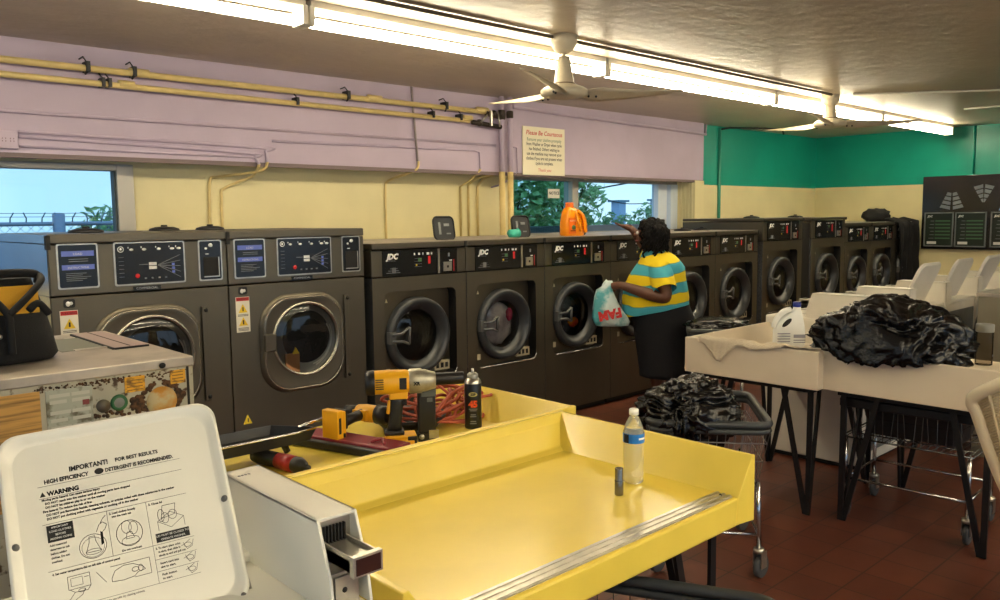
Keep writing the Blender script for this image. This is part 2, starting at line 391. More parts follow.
# ------------------------------------------------------------------ fluorescent fixtures
YL=3.93; ZL=2.635
def fixture(x0,x1,y,label,group=None):
    t=thing('fluorescent_fixture',label,'ceiling light',((x0+x1)/2,y,ZC),0,group); L=(x1-x0)/2
    b=B(fixture_white); b.prism([(-.055,0),(.055,0),(.055,-.035),(.03,-.055),(-.03,-.055),(-.055,-.035)],'x',-L+.01,L-.01); b.build('housing',None,t,bevel=.003)
    for s in (-1,1):
        b=B(tubewhite); b.tube([(-L+.05,s*.032,ZL-ZC),(L-.05,s*.032,ZL-ZC)],.019,12); b.build('tube',None,t)
    for s in (-1,1):
        b=B(fixture_white); b.box(s*L-.03*(s>0)-.0*(s<0),s*L+.03*(s<0),-.06,.06,-.13,-.03); b.build('end_socket',None,t,bevel=.004)
    return t
xs=[-.15,2.27,4.70,7.13,9.52,11.75]
lab=['nearest fluorescent ceiling light, cut by the top edge','second fluorescent ceiling light from the camera, above the large washers','fluorescent ceiling light behind the near ceiling fan','fluorescent ceiling light between the two fans','last fluorescent ceiling light, ending above the far teal wall']
fixture(-2.57,-.155,YL,'fluorescent ceiling light at the near end of the line, outside the photo','fluorescent lights in a line above the washers')
for i in range(5): fixture(xs[i]+.005,xs[i+1]-.005,YL,lab[i],'fluorescent lights in a line above the washers')
for i in range(0,3): fixture(-1.4+i*2.45,1.04+i*2.45,-.6-.4*(i==0),'fluorescent ceiling light of the row above the camera','fluorescent lights above the folding area')
for i in range(3): fixture(-.6+i*2.45,1.84+i*2.45,-2.2,'unseen fluorescent ceiling light added near the right wall','added fluorescent lights near the right wall')  # extra row out of view, added to brighten the near tables and lid
b=B(mat('brown ceiling conduit',(104,90,70),.6)); b.tube([(-1,3.62,2.725),(7.7,3.62,2.725)],.012,6); tag(b.build('ceiling_conduit'),'thin brown conduit on the ceiling running to the far fan beside the lights','conduit')
b=B(fixture_white); b.tube([(7.9,3.5,2.73),(8.9,2.3,2.73),(9.0,-2,2.73)],.01,6); tag(b.build('ceiling_conduit'),'pale conduit on the ceiling running right from the far fan','conduit')
b=B(fixture_white); b.tube([(10.0,3.2,2.73),(10.2,.5,2.73)],.009,6); tag(b.build('ceiling_conduit'),'short pale conduit on the ceiling near the teal far wall','conduit')

# ------------------------------------------------------------------ fans
def fan(loc,drop,angs,label,bl=.66):
    t=thing('ceiling_fan',label,'ceiling fan',loc,0,'ceiling fans')
    b=B(fan_cream); b.lathe([(0,0),(.085,0),(.085,-.05),(.06,-.09),(.03,-.11),(0,-.11)],24); b.build('canopy',None,t)
    b=B(fan_cream); b.tube([(0,0,-.08),(0,0,-drop+.2)],.014,12); b.build('rod',None,t)
    b=B(fan_cream); b.lathe([(.0,-drop+.24),(.035,-drop+.24),(.045,-drop+.2),(.065,-drop+.07),(.13,-drop+.045),(.15,-drop+.03),(.15,-drop),(.11,-drop-.015),(0,-drop-.03)],28); h=b.build('motor_housing',None,t)
    b=B(mat('fan trim brown',(120,100,74),.4)); b.lathe([(.07,-drop+.075),(.072,-drop+.068),(.066,-drop+.06)],24); b.build('trim_ring',None,h)
    for a in angs:
        b=B(fan_cream); b.M=Matrix.Rotation(a,4,'Z')@Matrix.Translation((0,0,-drop+.01))
        # swept blade: broad at root, tapering to an upturned tip
        rings=[]
        for i in range(13):
            u=i/12; x=.13+u*bl; wd=(.085*(1-u)**.8+.010)*min(1,.45+u*4); cy=-.05*u*u+.02*math.sin(u*PI); tilt=-.42*(1-u*.4); zc=.03*u*u
            top=[];bot=[]
            for k in range(5):
                s=(k/4-.5)*2; yy=cy+s*wd*math.cos(tilt); zz=zc+s*wd*math.sin(tilt); top.append((x,yy,zz+.003)); bot.append((x,yy,zz-.003))
            rings.append(top+bot[::-1])
        b.loft(rings); bo=b.build('blade',None,t)
        b=B(black_metal); b.M=Matrix.Rotation(a,4,'Z'); 
        for dx in (.16,.21): b.sphere((dx,-.015,-drop-.005),.008,8,6)
        b.build('blade_screws',None,bo)
    return t
fan((3.93,3.60,ZC),.37,[math.radians(a) for a in (-31,88,209)],'cream ceiling fan nearer the camera, in front of the lights')
fan((7.85,3.70,ZC),.29,[math.radians(a) for a in (-43,77,197)],'cream ceiling fan farther away, near the teal wall',.74)

# ------------------------------------------------------------------ pipes and conduits on soffit
def pipe(name,label,pts,r,m,cat='pipe',seg=10,smooth=False,group=None):
    b=B(m); b.tube(smoothpath(pts) if smooth else pts,r,seg); return tag(b.build(name),label,cat,group)
P1=B(cream_pipe)
t=thing('water_pipe','upper cream painted pipe along the lavender soffit','pipe',(0,5.76,2.60))
b=B(cream_pipe); b.tube([(-3.4,0,.0),(5.2,0,-.02)],.022,12); b.build('pipe_run',None,t)
for x in (2.0,3.9,5.1): b=B(cream_pipe); b.tube([(x,0,-.005),(x+.13,0,-.005)],.028,12); b.build('coupling',None,t)
for x in (1.74,2.03,3.70,4.72):
    b=B(black_metal); b.box(x-.012,x+.012,-.035,.055,-.035,.03); b.tube([(x-.01,-.02,.03),(x-.02,0,.06),(x-.03,.05,.05)],.005,5); b.tube([(x,-.02,-.03),(x-.02,-.02,-.055)],.006,5); b.build('clamp',None,t)
t=thing('water_pipe','lower cream painted pipe along the lavender soffit','pipe',(0,5.76,2.51))
b=B(cream_pipe); b.tube([(-3.4,0,.01),(5.0,0,-.025)],.02,12); b.build('pipe_run',None,t)
for x in (1.93,4.93): b=B(cream_pipe); b.tube([(x,0,-.0),(x+.1,0,-.0)],.026,12); b.build('coupling',None,t)
for x in (1.83,1.87,3.24,4.57,4.89):
    b=B(black_metal); b.box(x-.01,x+.01,-.032,.055,-.03,.028); b.tube([(x-.01,-.02,.03),(x-.02,0,.055)],.005,5); b.build('clamp',None,t)
t=thing('pipe_valve','dark valve at the end of the upper cream pipe','valve',(5.3,5.75,2.57))
b=B(mat('dark brass',(60,50,42),.5,.5)); b.tube([(-.1,0,0),(.13,0,-.03)],.024,8); b.sphere((0,0,0),.035,10,8); b.build('valve_body',None,t)
b=B(alu); b.box(-.08,-.06,-.05,-.03,-.12,.02); b.tube([(.03,-.03,.02),(.03,-.05,-.12)],.008,6); b.build('lever',None,t)
t=thing('pipe_valve','dark valve at the end of the lower cream pipe','valve',(5.15,5.75,2.475))
b=B(MATS['dark brass']); b.tube([(-.12,0,0),(.24,0,-.02)],.022,8); b.sphere((-.03,0,0),.033,10,8); b.build('valve_body',None,t)
b=B(alu); b.tube([(-.04,-.03,0),(.02,-.06,.07)],.009,6); b.build('lever',None,t)
for k,(x,l) in enumerate(((5.41,'left'),(5.52,'right'))):
    t=thing('riser_pipe','%s one of two vertical pipes, lavender above and cream below'%l,'pipe',(x,5.76,0))
    b=B(lavender); b.tube([(0,0,2.74),(0,0,2.03)],.026,12); b.build('upper_run',None,t)
    b=B(cream_pipe); b.tube([(0,0,2.035),(0,.0,1.2),(0,.3,1.15)],.030,12); b.build('lower_run',None,t)
    b=B(MATS['dark brass']); b.lathe([(.02,-.04),(.034,-.03),(.034,.03),(.02,.04)],10,(0,0,2.58)); b.build('fitting',None,t)
def wallconduit(label,pts,r=.011,m=None,brown=False):
    return pipe('wall_conduit',label,pts,r,m or lavender,'conduit',8)
wallconduit('long lavender conduit halfway down the soffit, running to the riser pipes',[(-3.4,5.81,2.286),(5.38,5.81,2.286)])
def split_conduit(label,up,down,r=.011):
    t=thing('wall_conduit',label,'conduit',(0,0,0)); b=B(lavender); b.tube(smoothpath(up,5),r,8); b.build('soffit_run',None,t); b=B(cream_pipe); b.tube(smoothpath(down,5),r,8); b.build('wall_run',None,t)
split_conduit('upper conduit from the electrical box, bending down over the yellow wall',[(1.33,5.81,2.165),(2.93,5.81,2.145),(2.99,5.81,2.12),(3.0,5.8,2.04)],[(3.0,5.8,2.04),(2.98,5.85,1.98),(2.85,6.0,1.95),(2.72,6.08,1.93),(2.66,6.085,1.86),(2.65,6.085,1.3)])
split_conduit('second conduit from the electrical box, bending down over the yellow wall',[(1.33,5.81,2.135),(2.83,5.81,2.10),(2.90,5.81,2.07),(2.93,5.8,2.02)],[(2.93,5.8,2.02),(2.95,5.95,1.94),(2.86,6.05,1.89),(2.77,6.085,1.84),(2.75,6.085,1.78),(2.75,6.085,1.3)])
wallconduit('lowest lavender conduit from the electrical box along the soffit edge',[(1.33,5.81,2.075),(2.9,5.81,2.07)],.008)
wallconduit('grey conduit hanging from the ceiling down the lavender soffit',[(4.38,5.80,2.74),(4.39,5.80,2.6),(4.43,5.80,2.1)],.010,mat('grey conduit',(150,140,140),.5))
wallconduit('cream conduit bending from the soffit to the yellow wall above the first small washer',smoothpath([(4.44,5.80,2.1),(4.43,5.82,2.03),(4.36,5.95,1.98),(4.30,6.08,1.93),(4.28,6.085,1.84),(4.28,6.085,1.3)],5),.011,cream_pipe)
wallconduit('short lavender conduit turning down left of the riser pipes',[(3.05,5.81,2.20),(5.1,5.81,2.225),(5.17,5.81,2.21),(5.175,5.81,2.05)],.010)
wallconduit('cream conduit on the yellow wall, leftmost of three beside the riser pipes',[(5.17,5.80,2.05),(5.16,5.95,1.95),(5.16,6.085,1.9),(5.16,6.085,1.3)],.012,cream_pipe)
wallconduit('cream conduit on the yellow wall, middle of three beside the riser pipes',[(5.36,5.85,2.02),(5.3,6.0,1.98),(5.26,6.085,1.92),(5.26,6.085,1.3)],.013,cream_pipe)
wallconduit('cream conduit on the yellow wall, rightmost of three beside the riser pipes',[(5.46,5.9,2.02),(5.42,6.05,1.98),(5.38,6.085,1.9),(5.38,6.085,1.3)],.013,cream_pipe)
wallconduit('lavender conduit along the top of the soffit above the sign',[(5.6,5.79,2.70),(5.6,5.79,2.66),(8.93,5.79,2.60),(9.02,5.86,2.62),(9.05,5.87,2.74)],.016)
wallconduit('lavender conduit turning down left of the sign',[(5.58,5.81,2.28),(5.66,5.81,2.28),(5.67,5.81,2.05),(5.6,5.95,1.93),(5.55,6.07,1.9)],.009)
wallconduit('teal and cream conduit down the corner wall right of the far window',[(9.4,5.885,2.72),(9.4,5.885,1.3)],.022,mat('conduit chase',(60,150,128),.5))
wallconduit('black cable on the ceiling edge above the teal wall',[(9.4,5.87,2.70),(9.5,5.8,2.72),(10.0,5.6,2.725),(10.3,5.5,2.725),(10.33,5.5,2.66)],.012,black_plastic)
wallconduit('teal conduit down the far wall to the menu board',[(12.085,3.72,2.74),(12.085,3.72,2.1)],.012,teal_wall)
t=thing('electrical_box','lavender electrical box with two outlets at the left end of the conduits','electrical box',(1.27,5.79,2.11))
b=B(lavender); b.box(-.055,.055,0,.03,-.055,.055); b.build('box_body',None,t,bevel=.006)
b=B(mat('socket shade',(120,96,108),.6)); 
for x in (-.022,.022):
    for dz in (-.008,.008): b.box(x-.012,x-.008,-.002,0,dz-.004,dz+.004); b.box(x+.006,x+.01,-.002,0,dz-.004,dz+.004)
b.build('outlet_slots',None,t)
# sign
t=thing('wall_sign','cream courtesy notice on the lavender soffit above the far window','sign',(6.04,5.815,2.02))
b=B(mat('sign board',(238,230,202),.5)); b.box(-.305,.305,-.012,0,0,.475); b.build('board',None,t,bevel=.002)
b=B(redprint); X=(1,0,0);Z=(0,0,1); yy=-.0135
b.text('Please Be Courteous',(0,yy,.395),X,Z,.062,'CENTER',shear=.2,bold=.0008); b.text('Thank you',(0,yy,.035),X,Z,.045,'CENTER',shear=.2)
b.m(mat('green ink',(60,110,70),.6)); b.text('Remove your clothes promptly',(0,yy,.335),X,Z,.046,'CENTER',sx=.86)
b.m(inkm)
for i,l in enumerate(['from Washer or Dryer when cycle','has finished. Others waiting to','use the machine may remove your','clothes if you are not present when','cycle is complete.']):
    b.text(l,(0,yy,.29-i*.047),X,Z,.045,'CENTER',bold=.0005,sx=.8)
b.build('lettering',None,t)
#PART2
# ------------------------------------------------------------------ washing machines
def ray_loop(cx,cz,inside,angs):
    out=[]
    for a in angs:
        lo,hi=0,3.
        for _ in range(30):
            m=(lo+hi)/2
            if inside(cx+math.cos(a)*m,cz+math.sin(a)*m): lo=m
            else: hi=m
        out.append((cx+math.cos(a)*lo,cz+math.sin(a)*lo))
    return out
def in_rr(x0,x1,z0,z1,r):
    def f(x,z):
        dx=max(x0+r-x,x-(x1-r),0); dz=max(z0+r-z,z-(z1-r),0)
        return math.hypot(dx,dz)<=r if r>0 else (x0<=x<=x1 and z0<=z<=z1)
    return f
DEP=1.0
def small_machine(w=.795,h=1.44,logo=True):
    """hard-mount washer: fascia with recessed tilted door bay, round door, drum, console"""
    k=w/.795; q=h/1.44
    t=thing('washing_machine','','washing machine')
    zc=1.215*q; zt=1.40*q if h<1.5 else h-.03; zb=.05
    rx0,rx1,rz0,rz1=.09*k,.70*k,.51*q,1.12*q; cx,cz,R0=.36*k,.81*q,.262*min(k,1)
    angs=sorted(set([2*PI*i/72 for i in range(72)]+[math.atan2(z-cz,x-cx)%(2*PI) for x in (0,w) for z in (zb,zc)]))
    outer=ray_loop(cx,cz,in_rr(0,w,zb,zc,0),angs); mid=ray_loop(cx,cz,in_rr(rx0,rx1,rz0,rz1,.045),angs)
    def dep(x): return .008+.075*max(0,(x-rx0)/(rx1-rx0))
    inner=[(cx+math.cos(a)*R0*.78,cz+math.sin(a)*R0*.78) for a in angs]
    b=B(steel); n=len(angs)
    b.loft([[(x,0,z) for x,z in outer],[(x,0,z) for x,z in mid]],cap=False,smooth=False)
    b.m(seam); b.loft([[(x,0.0,z) for x,z in mid],[(x,dep(x),z) for x,z in mid]],cap=False,smooth=False)  # bay walls coloured near black for the shade inside the recess
    b.m(steel); b.loft([[(x,dep(x),z) for x,z in mid],[(x,dep(x),z) for x,z in inner]],cap=False,smooth=False)
    b.m(steel_side)
    b.quad((0,0,zb),(0,DEP,zb),(0,DEP,zc),(0,0,zc)); b.quad((w,0,zb),(w,0,zc),(w,DEP,zc),(w,DEP,zb)); b.quad((0,DEP,zb),(w,DEP,zb),(w,DEP,zc),(0,DEP,zc))
    b.quad((0,0,zb),(w,0,zb),(w,DEP,zb),(0,DEP,zb))
    b.build('cabinet',None,t)
    b=B(chrome); b.tube([(rx0+.03,-.002,rz0+.0),(rx1-.035,-.002,rz0+.0),(rx1-.012,-.002,rz0+.012),(rx1,-.002,rz0+.04)],.004,6); b.build('bay_lip',None,t)
    # drum
    b=B(drumdark); Ri=R0*.76
    b.lathe([(Ri,.05),(Ri,.42),(0,.43)],32,(cx,0,cz),'y'); 
    for i in range(9): b.lathe([(Ri-.002,.1+i*.035),(Ri-.008,.105+i*.035),(Ri-.002,.11+i*.035)],32,(cx,0,cz),'y')
    b.build('drum',None,t)
    b=B(seam); b.box(.01,w-.01,.05,DEP-.05,0,zb); b.build('plinth',None,t)
    # console
    b=B(steel); b.box(0,w,0.002,DEP,zc+.006,zt-.006); b.build('console',None,t,bevel=.005)
    b=B(steel); b.box(-.0,w,-.012,DEP,zt,h); b.m(steel_top); b.quad((0.004,-.008,h+.0006),(w-.004,-.008,h+.0006),(w-.004,DEP,h+.0006),(.004,DEP,h+.0006)); b.build('top_cap',None,t,bevel=.006)
    b=B(seam); b.box(w-.022,w+.004,-.016,.02,zt-.004,h-.002); b.build('corner_clip',None,t)
    pz0,pz1=zc+.008,zt-.01
    p=B(panelblk); p.prism(rrect(.082*k,.538*k,pz0,pz1,.006,2),'y',-.004,.004); yy=-.0052
    p.m(alu); p.box(.54*k,.556*k,-.006,.004,pz0,pz1)
    p.m(white); Xd=(1,0,0); Zd=(0,0,1)
    p.text('JDC',(.115*k,yy,pz1-.055),Xd,Zd,.05,'LEFT',bold=.003,shear=.25)
    for i,ww in enumerate((.01,.016,.008,.022,.012)): p.box((.335+i*.036)*k,(.335+i*.036)*k+ww,yy,yy+.001,pz1-.035,pz1-.02)
    p.m(greyprint)
    p.text('COMMERCIAL',(.11*k,yy,pz1-.07),Xd,Zd,.012)
    for i in range(3): p.box((.11+i*.015)*k,(.22-i*.01)*k,yy,yy+.001,pz0+.02+i*.014,pz0+.023+i*.014)
    p.box(.155*k,.185*k,yy,yy+.001,pz0+.018,pz0+.055)
    for i in range(4): p.box(.34*k,.40*k,yy,yy+.001,pz1-.06-i*.018,pz1-.058-i*.018)
    p.m(redled); p.box(.455*k,.475*k,yy,yy+.001,pz0+.07,pz1-.045); 
    p.m(yelprint); p.box(.35*k,.362*k,yy,yy+.001,pz0+.06,pz0+.072); p.m(grnprint); p.box(.37*k,.40*k,yy,yy+.001,pz1-.08,pz1-.055)
    p.build('control_panel',None,t)
    p=B(panelblk); p.prism(rrect(.558*k,.712*k,pz0,pz1,.006,2),'y',-.004,.004)
    p.m(white); p.box(.64*k,.665*k,yy,yy+.001,pz1-.085,pz1-.078); p.m(greyprint); p.box(.63*k,.645*k,yy,yy+.001,pz1-.055,pz1-.03)
    p.m(alu); p.box(.585*k,.655*k,-.014,.0,pz0+.012,pz0+.075); p.m(seam); p.lathe([(0,-.0165),(.009,-.0165),(.009,-.014)],10,(.62*k,0,pz0+.043),'y')
    p.m(redprint); p.box(.678*k,.684*k,yy,yy+.001,pz0+.01,pz0+.09)
    p.build('coin_panel',None,t)
    # door
    d=B(darkgrey)
    d.lathe([(R0*.80,.05),(R0,.035),(R0*1.005,.0),(R0*.985,-.028),(R0*.94,-.04),(R0*.86,-.036),(R0*.78,-.02),(R0*.68,.012),(R0*.66,.03)],56,(cx,0,cz),'y')
    dr=d.build('door_ring',None,t)
    g=B(glass_door); g.lathe([(R0*.67,.022),(R0*.5,.012),(R0*.25,.004),(0,.002)],40,(cx,0,cz),'y'); g.build('door_glass',None,dr)
    hd=B(mat('handle grey',(96,98,98),.35,.3)); hx=cx-R0*.93
    for s in (-1,1):
        hd.tube([(hx,-.05,cz+.01+s*.022),(hx+.07,-.06,cz+.01+s*.026),(hx+.13,-.05,cz+.015+s*.055)],.009,8)
    hd.tube([(hx+.13,-.05,cz-.04),(hx+.135,-.05,cz+.07)],.011,8); hd.box(hx-.02,hx+.03,-.045,-.01,cz-.03,cz+.05)
    hd.build('handle',None,dr)
    b=B(darkgrey); b.box(rx1-.10*k,rx1-.03*k,dep(rx1)-.03,dep(rx1),cz-.05,cz+.08); b.build('door_hinge',None,dr,bevel=.004)
    b=B(mat('label buff',(190,180,150),.6)); b.box(.52*k,.655*k,.03,.058,rz0+.03,rz0+.095); b.m(inkm); 
    for i in range(3): b.box((.535+i*.04)*k,(.56+i*.04)*k,.0285,.03,rz0+.045,rz0+.08)
    b.build('bay_label',None,t)
    b=B(MATS['label buff']); b.box(.095*k,.125*k,.004,.009,rz0+.06,rz0+.10); b.prism([(.10*k,1.05*q),(.12*k,1.05*q),(.11*k,1.075*q)],'y',.005,.009); b.build('warning_sticker',None,t)
    return t
def big_machine():
    w,h=.905,1.542
    t=thing('washing_machine','','washing machine',group=None)
    zc=1.235; zb=.06
    cx,cz=.454,.865; hx,hz=.272,.285
    b=B(steel); b.box(0,w,0,DEP,zb,zc-.003); b.m(steel_side); b.quad((-.0015,0.01,zb),(-.0015,DEP,zb),(-.0015,DEP,zc),(-.0015,0.01,zc))
    b.build('cabinet',None,t,bevel=.005)
    b=B(seam); b.box(.02,w-.02,.06,DEP-.1,0,zb); b.build('plinth',None,t)
    b=B(steel); b.box(0,w,0,DEP,zc+.003,h-.05); b.m(steel_side); b.quad((-.0015,0.01,zc+.003),(-.0015,DEP,zc+.003),(-.0015,DEP,h-.05),(-.0015,.01,h-.05)); b.build('console',None,t,bevel=.005)
    b=B(steel); b.box(0,w-.004,-.012,DEP,h-.047,h); b.m(steel_side); b.quad((-.002,0.0,h-.045),(-.002,DEP,h-.045),(-.002,DEP,h-.002),(-.002,0,h-.002)); b.build('top_cap',None,t,bevel=.006)
    b=B(seam); b.box(-.01,.012,-.014,.01,h-.075,h-.006); b.build('corner_clip',None,t)
    b=B(steel); b.box(.0,.9,-.003,.0,.28,.284); b.build('lower_panel_seam',None,t)
    yy=-.0062; Xd=(1,0,0); Zd=(0,0,1)
    def lip(p,x0,x1,z0,z1): p.m(alu).prism(rrect(x0-.008,x1+.008,z0-.008,z1+.006,.01,3),'y',-.003,.002); p.m(panelblk).prism(rrect(x0,x1,z0,z1,.008,3),'y',-.005,.0)
    p=MB(); lip(p,.045,.22,1.278,1.488); p.m(blueprint); p.box(.058,.208,yy,yy+.001,1.432,1.458); p.box(.058,.208,yy,yy+.001,1.365,1.39)
    p.m(white); p.text('LOAD',(.133,yy-.0005,1.438),Xd,Zd,.016,'CENTER'); p.text('INSTRUCTIONS',(.133,yy-.0005,1.371),Xd,Zd,.014,'CENTER')
    p.m(greyprint); 
    for i in range(2): p.box(.09,.18,yy,yy+.001,1.405+i*.011,1.408+i*.011)
    for i in range(5): p.box(.075,.15+.04*((i*7)%3)/2,yy,yy+.001,1.31+i*.009,1.3125+i*.009)
    p.build('information_panel',None,t)
    p=MB(); lip(p,.31,.66,1.278,1.488); p.m(white)
    p.lathe([(.012,yy),(.016,yy)],16,(.337,0,1.458),'y'); p.sphere((.337,yy+.002,1.458),(.007,.003,.007),10,6)
    for i,x in enumerate((.39,.455,.53,.60,.635)):
        p.sphere((x,yy+.002,1.455),(.012 if i<3 else .014,.003,.007),10,6); p.box(x-.018,x-.013,yy,yy+.001,1.462,1.47)
    p.box(.475,.515,yy,yy+.001,1.35,1.366); p.box(.475,.515,yy,yy+.001,1.37,1.386)
    p.m(greyprint)
    for i in range(6): p.box(.325,.35,yy,yy+.001,1.315+i*.02,1.317+i*.02)
    for i in range(5): p.add([(.52,yy,1.372),(.52,yy,1.368),(.64,yy,1.30+i*.03),(.64,yy,1.302+i*.03)],[(0,1,2,3)],False)
    for i in range(4): p.box(.45+i*.035,.462+i*.035,yy,yy+.001,1.30,1.308)
    p.box(.425,.47,yy,yy+.001,1.375,1.378)
    p.m(redled); p.sphere((.415,yy+.001,1.318),(.012,.004,.012),12,8)
    p.m(blueprint); 
    for i in range(3): p.box(.595,.61,yy,yy+.001,1.325+i*.02,1.338+i*.02)
    p.build('control_panel',None,t)
    p=MB(); lip(p,.75,.868,1.278,1.488); p.m(seam); p.box(.768,.852,-.007,-.004,1.295,1.40); p.m(alu); p.box(.768,.852,-.012,-.005,1.29,1.296); p.box(.852,.857,-.010,-.005,1.29,1.40)
    p.m(white); p.sphere((.812,yy+.002,1.465),(.014,.003,.011),10,6); p.sphere((.785,yy+.002,1.448),(.009,.003,.007),10,6); p.box(.78,.80,yy,yy+.001,1.415,1.42)
    p.build('coin_panel',None,t)
    p=B(panelblk); p.box(.39,.53,-.006,0,1.240,1.264); p.m(alu); p.text('COMMERCIAL',(.46,-.0065,1.247),Xd,Zd,.017,'CENTER',sx=1.05); p.build('badge',None,t)
    # door: rounded-square plate with a bright rim, round glass
    angs=[2*PI*i/72 for i in range(72)]
    gx,gz,gr=cx+.012,cz+.02,.213
    def loop(e,r): return ray_loop(gx,gz,in_rr(cx-hx-e,cx+hx+e,cz-hz-e,cz+hz+e,r),angs)
    d=B(steel)
    L0=[(x,0.002,z) for x,z in loop(.012,.19)]; L1=[(x,-.022,z) for x,z in loop(.006,.185)]; L2=[(x,-.03,z) for x,z in loop(-.012,.17)]; L3=[(x,-.026,z) for x,z in loop(-.03,.16)]
    C1=[(gx+math.cos(a)*(gr+.012),-.024,gz+math.sin(a)*(gr+.012)) for a in angs]
    d.loft([L0,L1,L2,L3,C1],cap=False)
    dr=d.build('door_plate',None,t)
    d=B(mat('bright rim',(170,165,152),.25,.9)); d.lathe([(gr+.014,-.022),(gr+.010,-.034),(gr,-.034),(gr-.008,-.02),(gr-.01,.03)],56,(gx,0,gz),'y'); d.build('glass_rim',None,dr)
    d=B(MATS['bright rim']); d.tube([(x,-.028,z) for x,_,z in L2],.004,6,closed=True); d.build('plate_edge',None,dr)
    g=B(glass_door); g.lathe([(gr-.006,-.016),(gr*.75,-.028),(gr*.4,-.034),(0,-.036)],40,(gx,0,gz),'y'); g.build('door_glass',None,dr)
    b=B(drumdark); b.lathe([(gr-.004,-.012),(gr-.03,-.0025),(0,-.0022)],40,(gx,0,gz),'y')
    b.m(seam); b.lathe([(.16,-.0035),(0,-.0034)],32,(gx+.01,0,gz+.01),'y'); b.m(alu)
    b.lathe([(.150,-.006),(.154,-.0075),(.158,-.006)],40,(gx+.02,0,gz-.01),'y',ang=2.0,start=-1.4); b.lathe([(.178,-.007),(.182,-.0085),(.186,-.007)],40,(gx+.0,0,gz),'y',ang=1.6,start=-1.2)
    b.build('drum',None,t)
    hd=B(steel); hd.box(cx-hx+.0,cx-hx+.075,-.052,-.025,cz-.03,cz+.075); hd.build('handle',None,dr,bevel=.008)
    b=B(steel); b.box(.742,.775,-.016,0,.60,1.13); b.m(seam); b.sphere((.765,-.018,.625),.012,10,6); b.sphere((.765,-.018,1.11),.012,10,6); b.build('hinge_strip',None,t,bevel=.004)
    return t
def stickers(t,red=True):
    b=B(paper); b.box(.036,.118,-.003,.0,.963,1.165); b.m(redprint); b.box(.038,.116,-.0035,-.003,1.142,1.163)
    b.m(yelprint); 
    for z in (1.075,1.0): b.prism([(.05,z),(.104,z),(.077,z+.05)],'y',-.0038,-.003)
    b.m(inkm)
    for z in (1.075,1.0): b.box(.073,.081,-.0042,-.003,z+.008,z+.032)
    for z in (.985,.978,.971,1.062,1.055): b.box(.045,.108,-.0035,-.003,z,z+.003)
    b.text('WARNING',(.077,-.0042,1.147),(1,0,0),(0,0,1),.015,'CENTER'); b.build('warning_label',None,t)
    b=B(inkm); b.prism(rrect(.055,.108,1.178,1.222,.01,2),'y',-.003,0); b.m(white); b.sphere((.076,-.003,1.198),(.011,.003,.013),10,6); b.sphere((.09,-.003,1.2),(.008,.003,.009),10,6); b.build('hand_sticker',None,t)
YM=4.395
bmch=big_machine(); stickers(bmch)
b2=dup(bmch)
place(bmch,(1.097,YM,0),0,'large steel front-load washer at the left end, partly hidden by the rusty old washer'); place(b2,(2.006,YM,0),0,'large steel front-load washer second from the left, cardboard seen in its door')
for o in (bmch,b2): o['group']='large washers at the left end'
sm=small_machine()
X0=2.97
labs=['steel washer with a grey lid open on top, directly right of the large washers','steel washer with white and pink laundry tumbling behind its glass','steel washer with the orange detergent jug on top','steel washer partly hidden by the person\'s plastic bag and arm','steel washer directly behind the person\'s back and shoulder','steel washer at the end of the low row, right of the person']
mach=[sm]+[dup(sm) for _ in range(5)]
for i,o in enumerate(mach): place(o,(X0+.801*i,YM,0),0,labs[i]); o['group']='medium washers in the row'
tall=small_machine(.86,1.56); o2=dup(tall)
place(tall,(7.872,YM,0),0,'taller steel washer just right of the low row, its grey side showing'); place(o2,(8.95,YM,0),0,'taller steel washer second past the low row, before the smaller far ones')
b=B(seam); b.box(8.735,8.945,YM+.02,YM+.9,0,1.5); tag(b.build('filler_panel'),'dark filler panel in the gap between the two taller washers','filler panel')
far=small_machine(.735,1.483); f2=dup(far); f3=dup(far)
place(far,(9.82,YM,0),0,'far steel washer right of the taller pair, nothing hanging on it'); place(f2,(10.56,YM,0),0,'far steel washer between the uncovered far one and the cloth covered last one'); place(f3,(11.30,YM,0),0,'last steel washer in the row, mostly covered by hanging black cloth')
for o in (far,f2,f3,tall,o2): o['group']='washers at the far end'
# things inside doors
def blob(name,label,cat,loc,rad,m,seed,amp=.25,fr=6,parts=None,sub=3,group=None):
    bm=bmesh.new(); bmesh.ops.create_icosphere(bm,subdivisions=sub,radius=1)
    off=Vector((seed*3.1,seed*1.7,seed*.9))
    for v in bm.verts:
        n=noise.noise(v.co*fr*.5+off)*.6+noise.noise(v.co*fr+off)*.4
        v.co=v.co*(1+amp*n); v.co=Vector((v.co.x*rad[0],v.co.y*rad[1],v.co.z*rad[2]))
    me=bpy.data.meshes.new(name); bm.to_mesh(me); bm.free(); me.materials.append(m)
    for p in me.polygons: p.use_smooth=True
    o=bpy.data.objects.new(name,me); COL.objects.link(o); o.location=loc
    return tag(o,label,cat,group)
blob('laundry','white laundry tumbling behind a washer door glass','laundry',(X0+.801+.39,YM+.125,.80),(.155,.075,.165),mat('white cotton',(225,215,215),.9,rgb2=(170,160,165),vscale=9),3)
blob('laundry','pink cloth among white laundry behind a washer door glass','laundry',(X0+.801+.46,YM+.05,.87),(.03,.02,.05),mat('pink cloth',(210,60,100),.9),4)
blob('laundry','dark laundry behind the door of the washer with the orange jug','laundry',(X0+1.602+.38,YM+.15,.80),(.15,.08,.15),mat('grey laundry',(100,104,112),.9,rgb2=(40,40,50),vscale=9),5)
blob('laundry','yellow and orange cloth behind the door of the washer with the orange jug','laundry',(X0+1.602+.40,YM+.065,.74),(.06,.02,.04),mat('yellow orange cloth',(240,170,30),.9,rgb2=(230,80,40),vscale=14),6)
t=thing('cardboard_box','cardboard box seen through the round door of the second large washer','box',(2.006+.33,YM-.0,.70))
